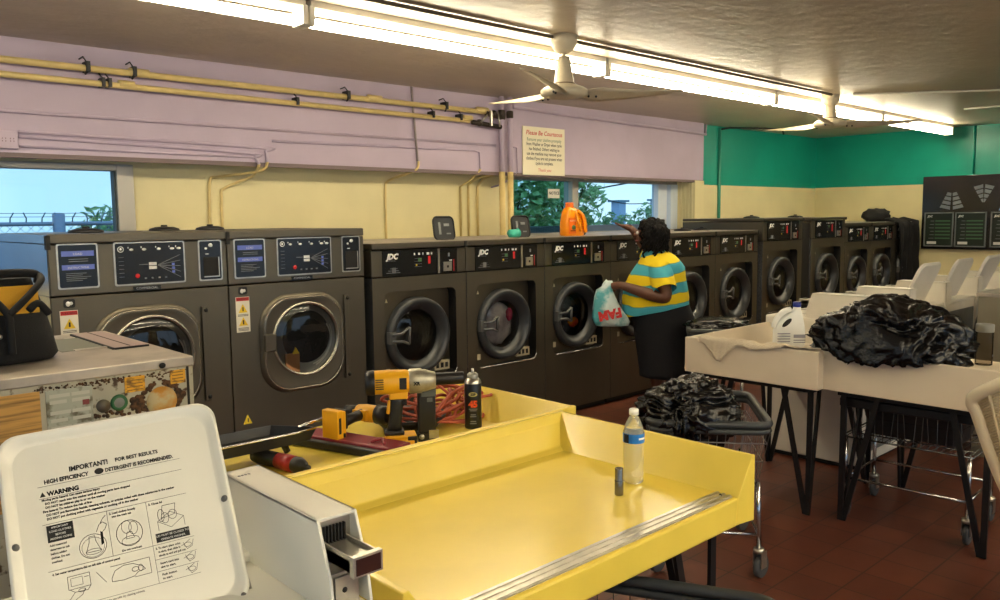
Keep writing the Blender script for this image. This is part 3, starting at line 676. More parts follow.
b=B(mat('cardboard',(170,120,78),.8)); b.box(-.005,.085,-.02,-.008,-.02,.105); b.build('box_side',None,t)
b=B(yelprint); b.prism([(.04,.10),(.085,.10),(.062,.14)],'y',-.021,-.012); b.build('yellow_flap',None,t)
# dispenser lids open on machine tops
def lid(x,label,wd=.19,lean=.18):
    t=thing('dispenser_lid',label,'dispenser lid',(x,YM+.28,1.441),0,'open detergent lids')
    b=B(mat('smoked lid',(62,64,66),.3)); b.M=Matrix.Rotation(-.16,4,'X'); pts=rrect(-wd/2,wd/2,0,.17,.035,4); b.prism(pts,'y',0,.012)
    b.build('lid_plate',None,t)
    b=B(black_plastic); b.M=Matrix.Rotation(-.16,4,'X'); b.tube([(x_,-.002,z) for x_,z in pts],.006,6,closed=True); b.build('lid_rim',None,t)
    b=B(mat('lid print',(130,134,134),.5)); b.M=Matrix.Rotation(-.16,4,'X'); b.box(-.05,-.03,-.003,-.0,.04,.13); b.box(.0,.05,-.003,0,.10,.12); b.box(.02,.06,-.003,0,.04,.05); b.build('lid_marks',None,t); return t
lid(X0+.84,'grey dispenser lid open on the first smaller washer, free of other things'); lid(X0+.801+.83,'grey dispenser lid open behind the teal cup'); lid(X0+1.602+.72,'grey dispenser lid open behind the orange detergent jug',.17)
for (x,y,z,l) in ((1.45,4.75,1.542,'above the left large washer at the window'),(2.55,4.95,1.542,'at the right rear of the left large washer'),(2.10,4.95,1.542,'near the joint of the two large washers')):
    pass
def knob(x,y,z,l):
    t=thing('hose_cap',l,'cap',(x,y,z)); b=B(black_plastic); b.lathe([(0,0),(.09,0),(.085,.012),(.05,.022),(0,.024)],20); b.build('cap_disc',None,t); b=B(seam); b.lathe([(0,.024),(.02,.024),(.018,.034),(0,.034)],12); b.build('cap_stud',None,t)
knob(1.38,4.75,1.543,'black round cap on the left large washer, against the window'); knob(1.93,5.1,1.543,'black round cap at the rear right corner of the left large washer'); knob(2.22,5.1,1.543,'black round cap on the second large washer near the joint')
knob(7.15,4.9,1.441,'black cap on the last low washer, left one'); knob(7.5,4.9,1.441,'black cap on the last low washer, right one'); knob(8.25,4.75,1.561,'black cap on the first taller washer'); knob(9.25,4.75,1.561,'black cap on the second taller washer')
# teal cup
t=thing('measuring_cup','teal plastic cup lying on the second smaller washer','cup',(4.44,4.60,1.475))
b=B(tealcup); b.lathe([(0,-.045),(.030,-.045),(.034,.045),(.031,.045),(.028,-.04),(0,-.04)],24,(0,0,0),'x'); b.build('cup_body',None,t); b=B(tealcup); b.lathe([(.034,.035),(.038,.04),(.034,.046)],24,(0,0,0),'x'); b.build('cup_rim',None,t)
# orange detergent jug
def jug_handle(b): pass
t=thing('detergent_jug','large orange detergent jug on top of a washer','detergent jug',(5.07,4.56,1.441))
b=B(orange_plastic); rings=[]
for z,hw,hd,sh in ((0,.10,.06,0),(.01,.11,.065,0),(.10,.108,.065,0),(.16,.098,.06,0),(.20,.08,.052,-.01),(.225,.05,.04,-.025),(.235,.034,.03,-.03)):
    rings.append([(sh+hw*math.copysign(abs(math.cos(a))**.6,math.cos(a)),hd*math.copysign(abs(math.sin(a))**.6,math.sin(a)),z) for a in [2*PI*i/28 for i in range(28)]])
b.loft(rings); b.build('jug_body',None,t)
b=B(orange_plastic); b.tube(smoothpath([(.0,-.058,.205),(.05,-.072,.17),(.075,-.078,.10),(.09,-.07,.03)]),.016,8); b.tube(smoothpath([(-.02,-.058,.20),(-.01,-.075,.12),(.03,-.078,.04)]),.012,8); b.build('handle',None,t)
b=B(orange_dark); b.lathe([(.034,.225),(.036,.23),(.034,.27),(.03,.275),(0,.275)],20,(-.03,0,0)); b.build('cap',None,t)
b=B(orange_dark); b.box(-.108,-.02,-.066,-.064,.02,.15); b.m(grnprint); b.sphere((-.05,-.066,.07),(.025,.003,.02),12,8); b.m(inkm); b.box(-.09,-.03,-.0675,-.066,.04,.046); b.m(white); b.text('DETERGENT',(-.10,-.0675,.12),(1,0,0),(0,0,1),.014); b.build('label',None,t)
# black clothing heap at the far washers
blob('black_clothes','heap of black clothing on top of the far washers','clothing',(11.55,4.75,1.565),(.2,.18,.10),cloth_black,8,.4,5)
b=B(cloth_black)
rows=[]
for i in range(22):
    u=i/21; z=1.51-u*.95
    rows.append([(11.30+s*.68/16+.06*u+.03*math.sin(s*1.1),YM-.035-.035*math.sin(s*1.4+u*3)-.02*u+(.18 if i==0 else 0),z+.02*math.sin(s)) for s in range(17)])
b.loft(rows,cap=False,closed=False); o=b.build('hanging_cloth'); sd=o.modifiers.new('s','SOLIDIFY'); sd.thickness=.02
tag(o,'black cloth hanging down over the front of the last washer','cloth')
#PART3
# ------------------------------------------------------------------ folding tables
def hairpin(b,x,y,ztop,dx,dy):
    for ox,oy in ((.0,0.),(.17*dx,.02*dy),(.03*dx,.17*dy)):
        a=Vector((x+ox,y+oy,ztop)); f=Vector((x+ox*.08,y+oy*.08,0.004))
        d=(f-a).normalized(); s=Vector((1,0,0)) if abs(ox)>=abs(oy) else Vector((0,1,0)); n=d.cross(s).normalized(); w_,t_=.014,.006
        b.add([a+s*w_+n*t_,a-s*w_+n*t_,a-s*w_-n*t_,a+s*w_-n*t_,f+s*w_+n*t_,f-s*w_+n*t_,f-s*w_-n*t_,f+s*w_-n*t_],[(0,1,2,3),(7,6,5,4),(0,4,5,1),(1,5,6,2),(2,6,7,3),(3,7,4,0)],False)
def table(label,loc,rz,L,D,m,group,zr=.90,zf=.79,zb=.70,strip=False,legpos=None):
    t=thing('folding_table',label,'folding table',loc,rz,group)
    b=B(m)
    b.prism([(D-.085,zf-.01),(D-.085,zb+.004),(D,zb),(D,zr),(D-.016,zr+.002),(D-.022,zr-.004),(D-.03,zr-.03),(D-.075,zf+.01),(D-.1,zf)],'x',0,L)
    b.build('back_wall',None,t,bevel=.004)
    for s in (0,1):
        b=B(m); sgn=1 if s==0 else -1; x0=.002 if s==0 else L-.002
        # side wall, drafted inside, its open end sloping down to the front edge
        def sec(y,top): 
            k=(top-zf)/(zr-zf)
            return [(x0,y,zb),(x0,y,top),(x0+sgn*.016,y,top+.002),(x0+sgn*(.03 if k>.1 else .02),y,top-.02*k),(x0+sgn*(.09 if k>.1 else .03),y,zf),(x0+sgn*.1,y,zb+.01)]
        b.loft([sec(-.002,zr-.001),sec(D*.5,zr-.001),sec(D-.004,zr-.001)],smooth=False); b.build('side_wall',None,t,bevel=.003)
    b=B(m); b.box(.02,L-.02,0,D-.02,zb+.004,zf); b.build('tray_top',None,t,bevel=.008)
    if strip:
        b=B(alu)
        for y0,y1,z in ((.012,.07,zf+.003),(.016,.024,zf+.006),(.036,.044,zf+.006),(.056,.064,zf+.006)): b.box(.1,L-.10,y0,y1,zf,z)
        b.m(seam); b.sphere((L-.12,.04,zf+.004),.005,8,6); b.sphere((.13,.04,zf+.004),.005,8,6); b.build('edge_strip',None,t)
    b=B(black_metal); b.box(.06,L-.06,.06,D-.06,zb-.03,zb+.006); b.build('under_frame',None,t)
    for (x,y,dx,dy) in (legpos or ((.08,.09,1,1),(L-.08,.09,-1,1),(.08,D-.09,1,-1),(L-.08,D-.09,-1,-1))):
        b=B(black_metal); hairpin(b,x,y,zb,dx,dy); b.build('leg',None,t)
    return t
table('yellow folding table nearest the camera, water bottle standing in it',(.86,1.205,0),0,1.28,.775,yellow_frp,'yellow fibreglass tables',strip=True)
table('yellow folding table behind, covered with power tools and an orange cord',(2.235,2.80,0),PI,1.37,.81,yellow_frp,'yellow fibreglass tables')
table('cream folding table with a bleach jug and towel on it',(4.90,1.895,0),PI/2,.80,.93,cream_frp,'cream fibreglass tables')
table('cream folding table under the big black trash bag',(4.955,1.055,0),PI/2-.015,.835,.94,cream_frp,'cream fibreglass tables')
# ------------------------------------------------------------------ top-load washers
TZ=.935
def toploader(label,loc,rz,leanx=.0,far_=True,group=None,lidsize=(.40,.38),boxx=(.52,.62)):
    """front at y=0, back at y=D; coin box at viewer's right"""
    W,D=.665,.65; m=enamel_far if far_ else enamel
    t=thing('top_load_washer',label,'washing machine',loc,rz,group)
    b=B(m); b.box(0,W,0,D,.03,TZ); b.m(seam); b.box(.02,W-.02,.03,D-.03,0,.035); b.build('cabinet',None,t,bevel=.012)
    b=B(grey_panel); b.box(.03,W-.03,D,D+.004,.1,TZ-.06); b.build('rear_panel',None,t)
    b=B(m); b.box(W-.06,W-.005,D,D+.012,.06,TZ+.02); b.build('rear_channel',None,t)
    b=B(m); b.box(.0,W,D-.12,D,TZ,TZ+.02); b.build('rear_deck',None,t,bevel=.006)
    return t,W,D,m
def coinbox(t,x0,x1,y0,y1,z0,z1,m):
    b=B(m); th=.006
    prof=[(y0,z0),(y1,z0),(y1,z1),(y0-.0,z1),(y0-.02,z1-.10)]
    prof=[(y0-.045,z0),(y1,z0),(y1,z1),(y0,z1),(y0-.035,z0+.06)]
    b.prism(prof,'x',x0,x0+th); b.prism(prof,'x',x1-th,x1); b.box(x0,x1,y0,y1,z1-th,z1); b.box(x0,x1,y1-th,y1,z0,z1)
    c=b.build('coin_box',None,t,bevel=.0015)
    b=B(alu); b.box(x0+th,x1-th,y0+.014,y0+.02,z0,z1-th); b.box(x0+th,x1-th,y0-.028,y0+.014,z0+.060,z0+.064)
    b.build('slide_mount',None,c)
    s=B(mat('worn chrome',(196,192,182),.3,.85)); xm0,xm1=x0+.014,x1-.014; zz=z1-.062
    s.box(xm0,xm0+.004,y0-.085,y0+.014,zz-.012,zz+.018); s.box(xm1-.004,xm1,y0-.085,y0+.014,zz-.012,zz+.018); s.box(xm0,xm1,y0-.08,y0+.014,zz-.012,zz+.011)
    s.box(xm0-.003,xm1+.003,y0-.094,y0-.082,zz-.016,zz+.02)
    s.build('coin_slide',None,c,bevel=.001)
    s=B(seam)
    for i in range(7): s.box(xm0+.004+i*(xm1-xm0-.012)/6,xm0+.0065+i*(xm1-xm0-.012)/6,y0+.006,y0+.013,zz+.01,zz+.042)
    s.build('coin_slots',None,c)
    s=B(mat('tarnished red end',(70,40,36),.35,.6)); s.box(xm0+.002,xm1-.002,y0-.0955,y0-.093,zz-.012,zz+.016); s.build('slide_end_plate',None,c)
    s=B(alu); s.box(x0+.012,x1-.022,y0-.034,y0-.028,z0+.0,z0+.058); s.m(seam); s.lathe([(0,-.0005+y0-.035),(.005,y0-.035),(.005,y0-.03)],10,((x0+x1)/2-.01,0,z0+.034),'y'); s.build('money_drawer',None,c)
    s=B(greyprint)
    for i in range(4): s.box(x0+.012+i*.007,x0+.016+i*.007,y1-.05,y1-.044,z1,z1+.0008)
    s.build('keyhole_plate',None,c)
def washer_full(label,loc,rz,far_,group):
    t,W,D,m=toploader(label,loc,rz,far_=far_,group=group)
    if far_:
        coinbox(t,W-.125,W-.015,.315,D+.01,TZ,TZ+.16,m)
        l=B(m); l.M=Matrix.Translation((.09,D-.12,TZ+.012))@Matrix.Rotation(-.40,4,'X')
        pts=rrect(0,.37,0,.325,.06,5); l.prism(pts,'y',0,.014); lo=l.build('lid',None,t,bevel=.004)
        l=B(m); l.M=Matrix.Translation((.09,D-.12,TZ+.012))@Matrix.Rotation(-.40,4,'X'); l.tube([(x,0.0,z) for x,z in pts],.010,6,closed=True); l.build('lid_rim',None,lo)
        b=B(drumdark); b.lathe([(0,TZ-.2),(.2,TZ-.2),(.2,TZ+.002),(.21,TZ+.003)],28,(.28,.25,0)); b.build('tub',None,t)
    return t
wl=['cream top-load washer at the near end of the far row, partly behind the bleach jug','cream top-load washer second in the far row','cream top-load washer with the lid standing highest left of the board','cream top-load washer with the second standing lid','cream top-load washer with the third standing lid','cream top-load washer with its lid cut by the right edge of the photo']
# row faces +Y: origin at front; local x runs toward -X
wf=washer_full(wl[0],(4.985+.665,2.755,0),PI,True,'top-load washers in the far row')
# first washer keeps its lid closed
for c in [c for c in bpy.data.objects if c.parent==wf and c.name.startswith('lid')]:
    c.rotation_euler=(0,0,0)
ws=[wf]+[dup(wf) for _ in range(5)]
for i,o in enumerate(ws): place(o,(4.985+.665+.68*i,2.755,0),PI,wl[i])
for o in ws[:1]:
    for c in [c for c in bpy.data.objects if c.parent==o and c.name.split('.')[0]=='lid']:
        # lay the lid flat: turn it forward about its hinge
        piv=Vector((0,.65,0)); h=Vector((.06,.53,TZ+.024))
        c.matrix_local=Matrix.Translation(h)@Matrix.Rotation(PI/2+.40,4,'X')@Matrix.Translation(-h)
hs=thing('drain_hoses','black rubber drain hoses behind the far row beside the steel box','hose',(6.95,1.98,0),0)
b=B(black_plastic); b.tube(smoothpath([(-.24,.03,.02),(-.24,.03,.4),(-.2,0,.8),(-.05,-.03,.93),(.12,-.02,.88),(.2,.0,.6)]),.032,10); b.build('left_hose',None,hs)
b=B(black_plastic); b.tube(smoothpath([(-.07,-.05,.02),(-.06,-.05,.35),(.0,-.06,.7),(.14,-.07,.86),(.28,-.05,.8),(.34,0,.4)]),.036,10); b.build('right_hose',None,hs)
t=thing('steel_cabinet','brushed steel cabinet at the right edge behind the cream table','cabinet',(5.86,1.06,0))
b=B(mat('grey olive steel',(150,144,126),.4,.7,var=.1,vscale=4)); b.box(0,.7,0,.68,0,1.055); b.build('cabinet_body',None,t,bevel=.004)
b=B(steel_top); b.box(-.01,.71,-.01,.69,1.055,1.08); b.build('cabinet_top',None,t,bevel=.003)
# near washer with open lid
t,W,D,m=toploader('white top-load washer in the near left corner, lid open with printed instructions',(.10,.93,0),0,far_=False)
coinbox(t,.585,.665,.27,.64,TZ,TZ+.155,enamel)
b=B(enamel); b.lathe([(0,TZ-.25),(.19,TZ-.25),(.19,TZ-.0),(.2,TZ+.004),(.19,TZ+.006)],32,(.26,.22,0)); b.build('tub_opening',None,t)
# lid from a solved rectangle
BR=Vector((.628,1.338,.92)); wv=Vector((.967,-.2444,.0719)).normalized(); uv=Vector((.0665,.5147,.8548)); uv=(uv-wv*uv.dot(wv)).normalized(); nv=wv.cross(uv)  # nv faces away (+y)
if nv.y>0: nv=-nv
LW,LH=.362,.382
L0=BR-wv*LW-uv*.0
basis=Matrix((wv,uv,nv)).transposed().to_4x4(); basis.translation=L0-Vector((.10,.93,0))
pts=rrect(0,LW,0,LH,.035,6)
def lidmb(m): b=B(m); b.M=basis; return b
b=lidmb(enamel); n=len(pts); ctr=Vector((LW/2,LH/2))
def off(e,h): 
    return [(p[0]+(ctr.x-p[0])/abs(ctr.x-p[0]+1e-9)*0+ (1 if p[0]<ctr.x else -1)*e, p[1]+(1 if p[1]<ctr.y else -1)*e, h) for p in pts]
b.loft([off(0,-.014),off(-.001,.008),off(.002,.012),off(.006,.012),off(.014,.002),off(.02,0)],cap=False); 
b.add(off(.02,0),[tuple(range(n))],False); b.add(off(0,-.014),[tuple(range(n))],False)
lidob=b.build('lid',None,t)
b=lidmb(mat('bolt grey',(120,118,112),.4,.6))
for x,y in ((.012,.19),(LW-.012,.19),(LW-.014,.012)): b.lathe([(0,.014),(.004,.013),(.006,.009),(.006,.0)],12,(x,y,0))
b.build('lid_bumpers',None,lidob)
# hinge at lower right corner
b=B(alu); b.M=Matrix.Translation((-.10,-.93,0)); b.tube([BR+Vector((.004,.03,.04)),BR+Vector((.006,.01,.004)),BR+Vector((.0,-.02,.003)),BR+Vector((-.04,-.03,.003))],.003,6); b.build('hinge_rod',None,t)
# printed instructions (lid coordinates: x right, y up), e = height above the panel
b=lidmb(inkm); b.M=basis@Matrix.Translation((.054,.302,0))@Matrix.Diagonal((.88,.94,1,1))@Matrix.Translation((-.06,-.30,0)); e=.0012; xx=(1,0,0); yy=(0,1,0)
def T(s,x,y,size,bold=.0,al='LEFT',sx=1.): b.text(s,(x,y,e),xx,yy,size,al,bold=bold,sx=sx)
def ln(x0,y0,x1,y1,wd=.0006):
    d=Vector((x1-x0,y1-y0)); 
    if d.length<1e-6: return
    n_=Vector((-d.y,d.x)).normalized()*wd/2; b.add([(x0+n_.x,y0+n_.y,e),(x0-n_.x,y0-n_.y,e),(x1-n_.x,y1-n_.y,e),(x1+n_.x,y1+n_.y,e)],[(0,1,2,3)],False)
def poly(ps,wd=.0007,closed=False):
    for i in range(len(ps)-(0 if closed else 1)): ln(*ps[i],*ps[(i+1)%len(ps)],wd)
def ell(cx,cy,rx,ry,wd=.0008,a0=0,a1=2*PI,n=20): poly([(cx+rx*math.cos(a0+(a1-a0)*i/n),cy+ry*math.sin(a0+(a1-a0)*i/n)) for i in range(n+1)],wd)
tx0,tx1=.068,.318
T('IMPORTANT!',.118,.300,.0128,.0005,sx=.95); T('FOR BEST RESULTS',.203,.301,.0098,.0004)
T('HIGH EFFICIENCY',.072,.285,.0108,.0004,sx=.92); T('DETERGENT IS RECOMMENDED.',.182,.285,.0100,.0004,sx=.9)
ell(.171,.289,.008,.0055,.001); b.prism([(.171+.0078*math.cos(a),.289+.0053*math.sin(a)) for a in [2*PI*i/16 for i in range(16)]],'z',e-.0004,e)
ln(.06,.281,.325,.281)
b.prism([(.062,.262),(.072,.262),(.067,.271)],'z',e-.0004,e); T('WARNING',.075,.262,.0115,.0006)
for i,(s,x) in enumerate((('Moving parts hazard: Can cause serious injury',.064),('DO NOT reach into the washer until all moving parts have stopped',.069),('DO NOT let children play in or on the washer',.069),('Fire hazard: To reduce the risk of fire:',.064),('DO NOT put flammable liquids, cleaning solvents, or articles soiled with these substances in the washer',.069),('DO NOT put clothing soiled with vegetable or cooking oil in the washer',.069))):
    T(s,x,.2535-i*.0072,.0058,.00025,sx=.96)
ln(.06,.2585,.325,.2585)
by1,by0=.210,.125
for x in (.173,.246): ln(x,by1,x,.055 if x>.2 else by0)
ln(.06,by1,.325,by1); ln(.06,by0,.325,by0-.0); 
b.box(.066,.112,.176,.207,e-.0004,e)
b.m(white)
for i,s in enumerate(('IMPORTANT','LOAD CLOTHES','BEFORE','ADDING COINS')): b.text(s,(.089,.2005-i*.0068,e+.0003),xx,yy,.0052,'CENTER')
b.m(inkm)
for i,s in enumerate(('Add measured','detergent to tub','before adding','clothes. Do not','overload.')): T(s,.068,.1685-i*.0075,.0055,.0002,sx=.9)
ell(.141,.152,.024,.022,.0009); ell(.141,.150,.020,.018,.0006); poly([(.136,.170),(.146,.170),(.147,.160),(.154,.142),(.128,.142),(.135,.160)],.0008,True); ell(.141,.142,.014,.005,.0007); b.prism([(.156,.150),(.161,.153),(.161,.173),(.157,.176)],'z',e-.0004,e)
poly([(.150,.176),(.156,.188),(.163,.192),(.170,.186),(.166,.178),(.158,.172)],.0009); poly([(.158,.189),(.164,.198),(.170,.203)],.0009)
T('2. Load clothes loosely',.177,.2015,.0058,.0002,sx=.9); T('into the wash tub',.181,.195,.0056,.0002,sx=.9)
ell(.208,.160,.024,.024,.0011); ell(.204,.172,.009,.012,.0008); ell(.216,.168,.008,.012,.0008); poly([(.20,.15),(.204,.162),(.212,.162),(.216,.15)],.0008,True); ell(.208,.146,.016,.008,.0008); T('Do not overload.',.19,.1285,.0052,.0002)
T('3. Close lid',.250,.2015,.0058,.0002)
poly([(.262,.168),(.286,.152),(.312,.168),(.288,.182)],.0008,True); poly([(.262,.168),(.262,.150)],.0008); poly([(.312,.168),(.312,.150)],.0008); poly([(.270,.172),(.275,.196),(.300,.196),(.296,.176)],.0009,True); ell(.277,.172,.007,.010,.0009); ell(.292,.176,.008,.009,.0009); ell(.27,.178,.006,.012,.001)
b.box(.254,.318,.1285,.1455,e-.0004,e); b.m(white)
b.text('LID MUST BE CLOSED TO',(.286,.1385,e+.0003),xx,yy,.0055,'CENTER'); b.text('OPERATE WASHER',(.286,.131,e+.0003),xx,yy,.0055,'CENTER'); b.m(inkm)
T('4. Set water temperature dial on left side of control panel',.066,.1165,.0056,.0002,sx=.9)
poly([(.09,.108),(.128,.108),(.128,.085),(.09,.085)],.0008,True); poly([(.095,.104),(.115,.104),(.115,.09),(.095,.09)],.0006,True); poly([(.118,.102),(.126,.102)],.0008)
poly([(.128,.085),(.122,.078),(.10,.079),(.092,.070),(.078,.060),(.072,.05)],.0009); poly([(.118,.082),(.112,.072),(.10,.066),(.092,.055)],.0009); poly([(.092,.085),(.10,.079)],.0008); ell(.112,.080,.006,.003,.0008)
ln(.14,.104,.155,.082,.0008)
poly([(.165,.107),(.236,.107),(.236,.078),(.205,.078)],.0008); poly([(.165,.086),(.172,.098),(.188,.104),(.205,.103),(.222,.094),(.226,.088),(.212,.086),(.205,.080),(.185,.078),(.165,.080)],.0009,True); ell(.208,.092,.006,.004,.001); ell(.218,.092,.004,.006,.001)
T('5. To start: place coins',.25,.1165,.0056,.0002,sx=.9); T('in slots, then slide in',.254,.1095,.0056,.0002,sx=.9); T('slowly to end and pull out.',.254,.1025,.0056,.0002,sx=.85)
ln(.246,.098,.325,.098); T('Insert card into',.254,.088,.0056,.0002); T('slot to start.',.254,.081,.0056,.0002); ln(.246,.076,.325,.076); T('Push button',.254,.067,.0056,.0002); T('to start.',.254,.060,.0056,.0002)
for y in (.112,.088,.066): ell(.31,y,.007,.004,.0008); poly([(.302,y+.006),(.308,y-.008),(.318,y-.004),(.322,y+.008)],.0008); poly([(.298,y),(.305,y+.003),(.316,y+.009)],.0008)
ln(.066,.055,.325,.055)
T('This washer is not designed or recommended for use with dry cleaning solvents.',.066,.048,.0052,.0001,sx=.9); T('Read all instructions before using.',.066,.041,.0052,.0001); T('201730',.19,.030,.0055,.0002)
b.build('printed_instructions',None,lidob)

# ------------------------------------------------------------------ rusty old washer
t=thing('old_washer','old front-load washer seen from its rusted back, tool bag on top','washing machine',(.15,2.86,0))
b=B(mat('old cabinet grey',(150,146,134),.5,.3,var=.2,vscale=7)); b.box(0,.995,.012,.95,.04,1.09); b.build('cabinet',None,t,bevel=.004)
b=B(steel_top); b.box(-.01,1.012,-.0,.96,1.085,1.12); b.build('steel_top',None,t,bevel=.004)
b=B(rustpanel); b.box(.0,.985,.0,.012,.05,1.085); b.build('rear_panel',None,t)
b=B(seam); b.box(.983,.992,-.001,.013,.05,1.084); b.m(MATS['worn enamel'] if 'worn enamel' in MATS else rustpanel); b.box(.992,1.006,-.001,.013,.05,1.084); b.build('corner_post',None,t)
b=B(woodpanel); b.box(.30,.513,-.006,.0,.70,1.068); b.build('tan_panel',None,t)
p=B(mat('data plate',(176,180,166),.5,.3,rgb2=(110,104,84),vscale=18,mask=(.5,.62))); p.box(.53,.668,-.004,0,.84,1.065); p.m(mat('pale label strip',(196,196,184),.6))
for i,z in enumerate((1.04,1.02,.985,.96,.935)): p.box(.54,.60-.01*(i%2),-.005,-.004,z,z+.011); p.box(.605,.66,-.005,-.004,z,z+.011)
p.m(mat('faded red',(130,60,60),.6)); p.box(.637,.657,-.0055,-.003,1.005,1.022); p.build('data_plate',None,t)
for x0,x1,z0,z1 in ((.772,.838,1.022,1.075),(.925,.978,1.030,1.078)):
    b=B(amber); b.box(x0,x1,-.004,.0,z0,z1); b.m(mat('sticker brown',(130,96,30),.6)); 
    for i in range(4): b.box(x0+.006,x1-.008,-.0045,-.004,z0+.006+i*.011,z0+.009+i*.011)
    b.build('orange_sticker',None,t)
b=B(mat('green ring',(40,100,60),.5)); b.lathe([(.017,-.005),(.027,-.007),(.028,0)],24,(.751,0,.993),'y'); b.m(grey_panel); b.lathe([(0,-.006),(.017,-.005)],16,(.751,0,.993),'y'); b.build('green_ring_port',None,t)
b=B(mat('tarnished metal',(110,104,92),.5,.5)); b.lathe([(0,-.01),(.022,-.008),(.022,0)],16,(.70,0,.99),'y'); b.build('port_cap',None,t)
b=B(rustring); 
random.seed(3)
for i in range(70):
    a=random.uniform(-.6,PI+.9); r=.062+random.gauss(0,.004); b.sphere((.893+r*math.cos(a)*1.0,-.001,.978+r*math.sin(a)),(random.uniform(.005,.011),.002,random.uniform(.004,.009)),7,5)
for i in range(18): b.sphere((.812+random.gauss(0,.009),-.001,.982+random.gauss(0,.012)),(.012,.002,.012),7,5); b.sphere((.955+random.gauss(0,.008),-.001,.985+random.gauss(0,.014)),(.010,.002,.012),7,5)
for i in range(24): b.sphere((.74+random.gauss(0,.04),-.001,.955+random.gauss(0,.008)),(.007,.002,.006),6,4)
for i in range(160): b.sphere((random.uniform(.5,.98),-.001,1.078-abs(random.gauss(0,.012))),(random.uniform(.002,.006),.0015,random.uniform(.002,.004)),6,4)
b.build('rust_stains',None,t); b=B(mat('worn yellow disc',(196,182,140),.6,rgb2=(200,140,50),vscale=25)); b.lathe([(0,-.003),(.052,-.003),(.052,0)],24,(.893,0,.975),'y'); b.build('round_cover',None,t)
# recessed dispenser on top
b=B(mat('dispenser opening',(120,122,110),.5,.3)); b.box(.70,.86,.44,.80,1.12,1.122); b.build('dispenser_opening',None,t)
b=B(steel_top); b.box(.74,.90,.42,.445,1.121,1.126); b.box(.66,.80,.79,.815,1.121,1.126); b.build('opening_lip',None,t)
b=B(mat('pinkish cover',(170,150,146),.4,.3)); b.box(.86,.98,.36,.90,1.12,1.128); b.m(seam); b.box(.853,.86,.36,.90,1.12,1.127); b.box(.917,.923,.37,.89,1.1282,1.1287); b.box(.86,.985,.353,.36,1.12,1.127); b.build('dispenser_cover',None,t)
b=B(seam); b.sphere((.90,-.004,1.10),(.012,.004,.01),8,6); b.build('top_screw',None,t)
# tool bag
t=thing('tool_bag','black and yellow tool bag on the rusty old washer','bag',(.50,3.25,1.122),.1)
b=B(mat('black nylon',(17,17,19),.8,bump=.3,bscale=220)); rings=[]
for z,hw,hd in ((0,.30,.14),(.02,.315,.155),(.10,.30,.145),(.18,.285,.11),(.25,.262,.075),(.285,.255,.06)):
    rings.append([(hw*math.copysign(abs(math.cos(a))**.45,math.cos(a)),hd*math.copysign(abs(math.sin(a))**.6,math.sin(a)),z) for a in [2*PI*i/32 for i in range(32)]])
b.loft(rings); bd=b.build('bag_body',None,t)
b=B(mat('yellow bag panel',(222,166,40),.7,bump=.2,bscale=200)); b.add([(-.25,-.135,.17),(.235,-.135,.17),(.25,-.085,.262),(-.25,-.085,.262)],[(0,1,2,3)],False)
b.build('yellow_panel',None,bd)
b=B(mat('black webbing',(13,13,14),.8)); b.tube(smoothpath([(-.25,-.05,.28),(-.1,-.06,.305),(.1,-.06,.305),(.25,-.05,.30),(.272,-.03,.27)]),.015,8); b.build('bag_rim',None,bd)
b=B(MATS['black webbing'])
for pth in ([(.13,-.17,.04),(.13,-.165,.12),(.125,-.155,.18),(.06,-.12,.26),(.0,-.07,.30)],[(.13,-.16,.17),(.19,-.145,.22),(.25,-.11,.27),(.27,-.06,.29)],[(.27,-.12,.16),(.235,-.125,.2),(.20,-.14,.18)]):
    b.tube(smoothpath(pth),.013,6)
b.build('handle',None,bd)
b=B(alu); b.sphere((.10,-.158,.10),(.008,.006,.008),8,6); b.build('rivet',None,bd)
#PART4
# ------------------------------------------------------------------ things on the near tables
ZF=.79
t=thing('water_bottle','clear plastic water bottle with a blue label on the near yellow table','bottle',(1.945,1.50,ZF))
b=B(mat('bottle plastic',(240,240,226),.1,trans=.8,spec=.5)); 
b.lathe([(0,.004),(.022,.001),(.030,.006),(.031,.03),(.0295,.05),(.031,.07),(.031,.125),(.0322,.13),(.0322,.158),(.030,.165),(.024,.185),(.015,.203),(.0125,.208),(.0125,.213)],32); b.build('bottle_body',None,t)
b=B(white); b.m(mat('bottle cap white',(238,238,230),.4)); b.lathe([(.0,.212),(.0145,.212),(.0145,.228),(.012,.230),(0,.230)],24); b.build('cap',None,t)
b=B(mat('label blue',(36,120,200),.4)); b.lathe([(.0328,.129),(.0328,.157)],32); b.m(white); b.lathe([(.0331,.140),(.0331,.146)],18,ang=1.6,start=-2.0); b.m(navy); b.lathe([(.0331,.130),(.0331,.156)],8,ang=.6,start=PI-.4); b.build('label',None,t)
t=thing('socket','small steel wrench socket standing beside the water bottle','socket',(1.828,1.462,ZF))
b=B(mat('grey chrome',(130,126,116),.25,1.)); b.lathe([(.006,.0),(.0125,.0),(.013,.003),(.013,.042),(.0122,.044),(.0122,.078),(.0115,.080),(.007,.080),(.006,.065)],24); b.m(seam); b.lathe([(0,.066),(.0065,.066)],16); b.build('socket_body',None,t); b=B(seam); b.lathe([(.0132,.0425),(.0132,.044)],24); b.build('groove',None,t)
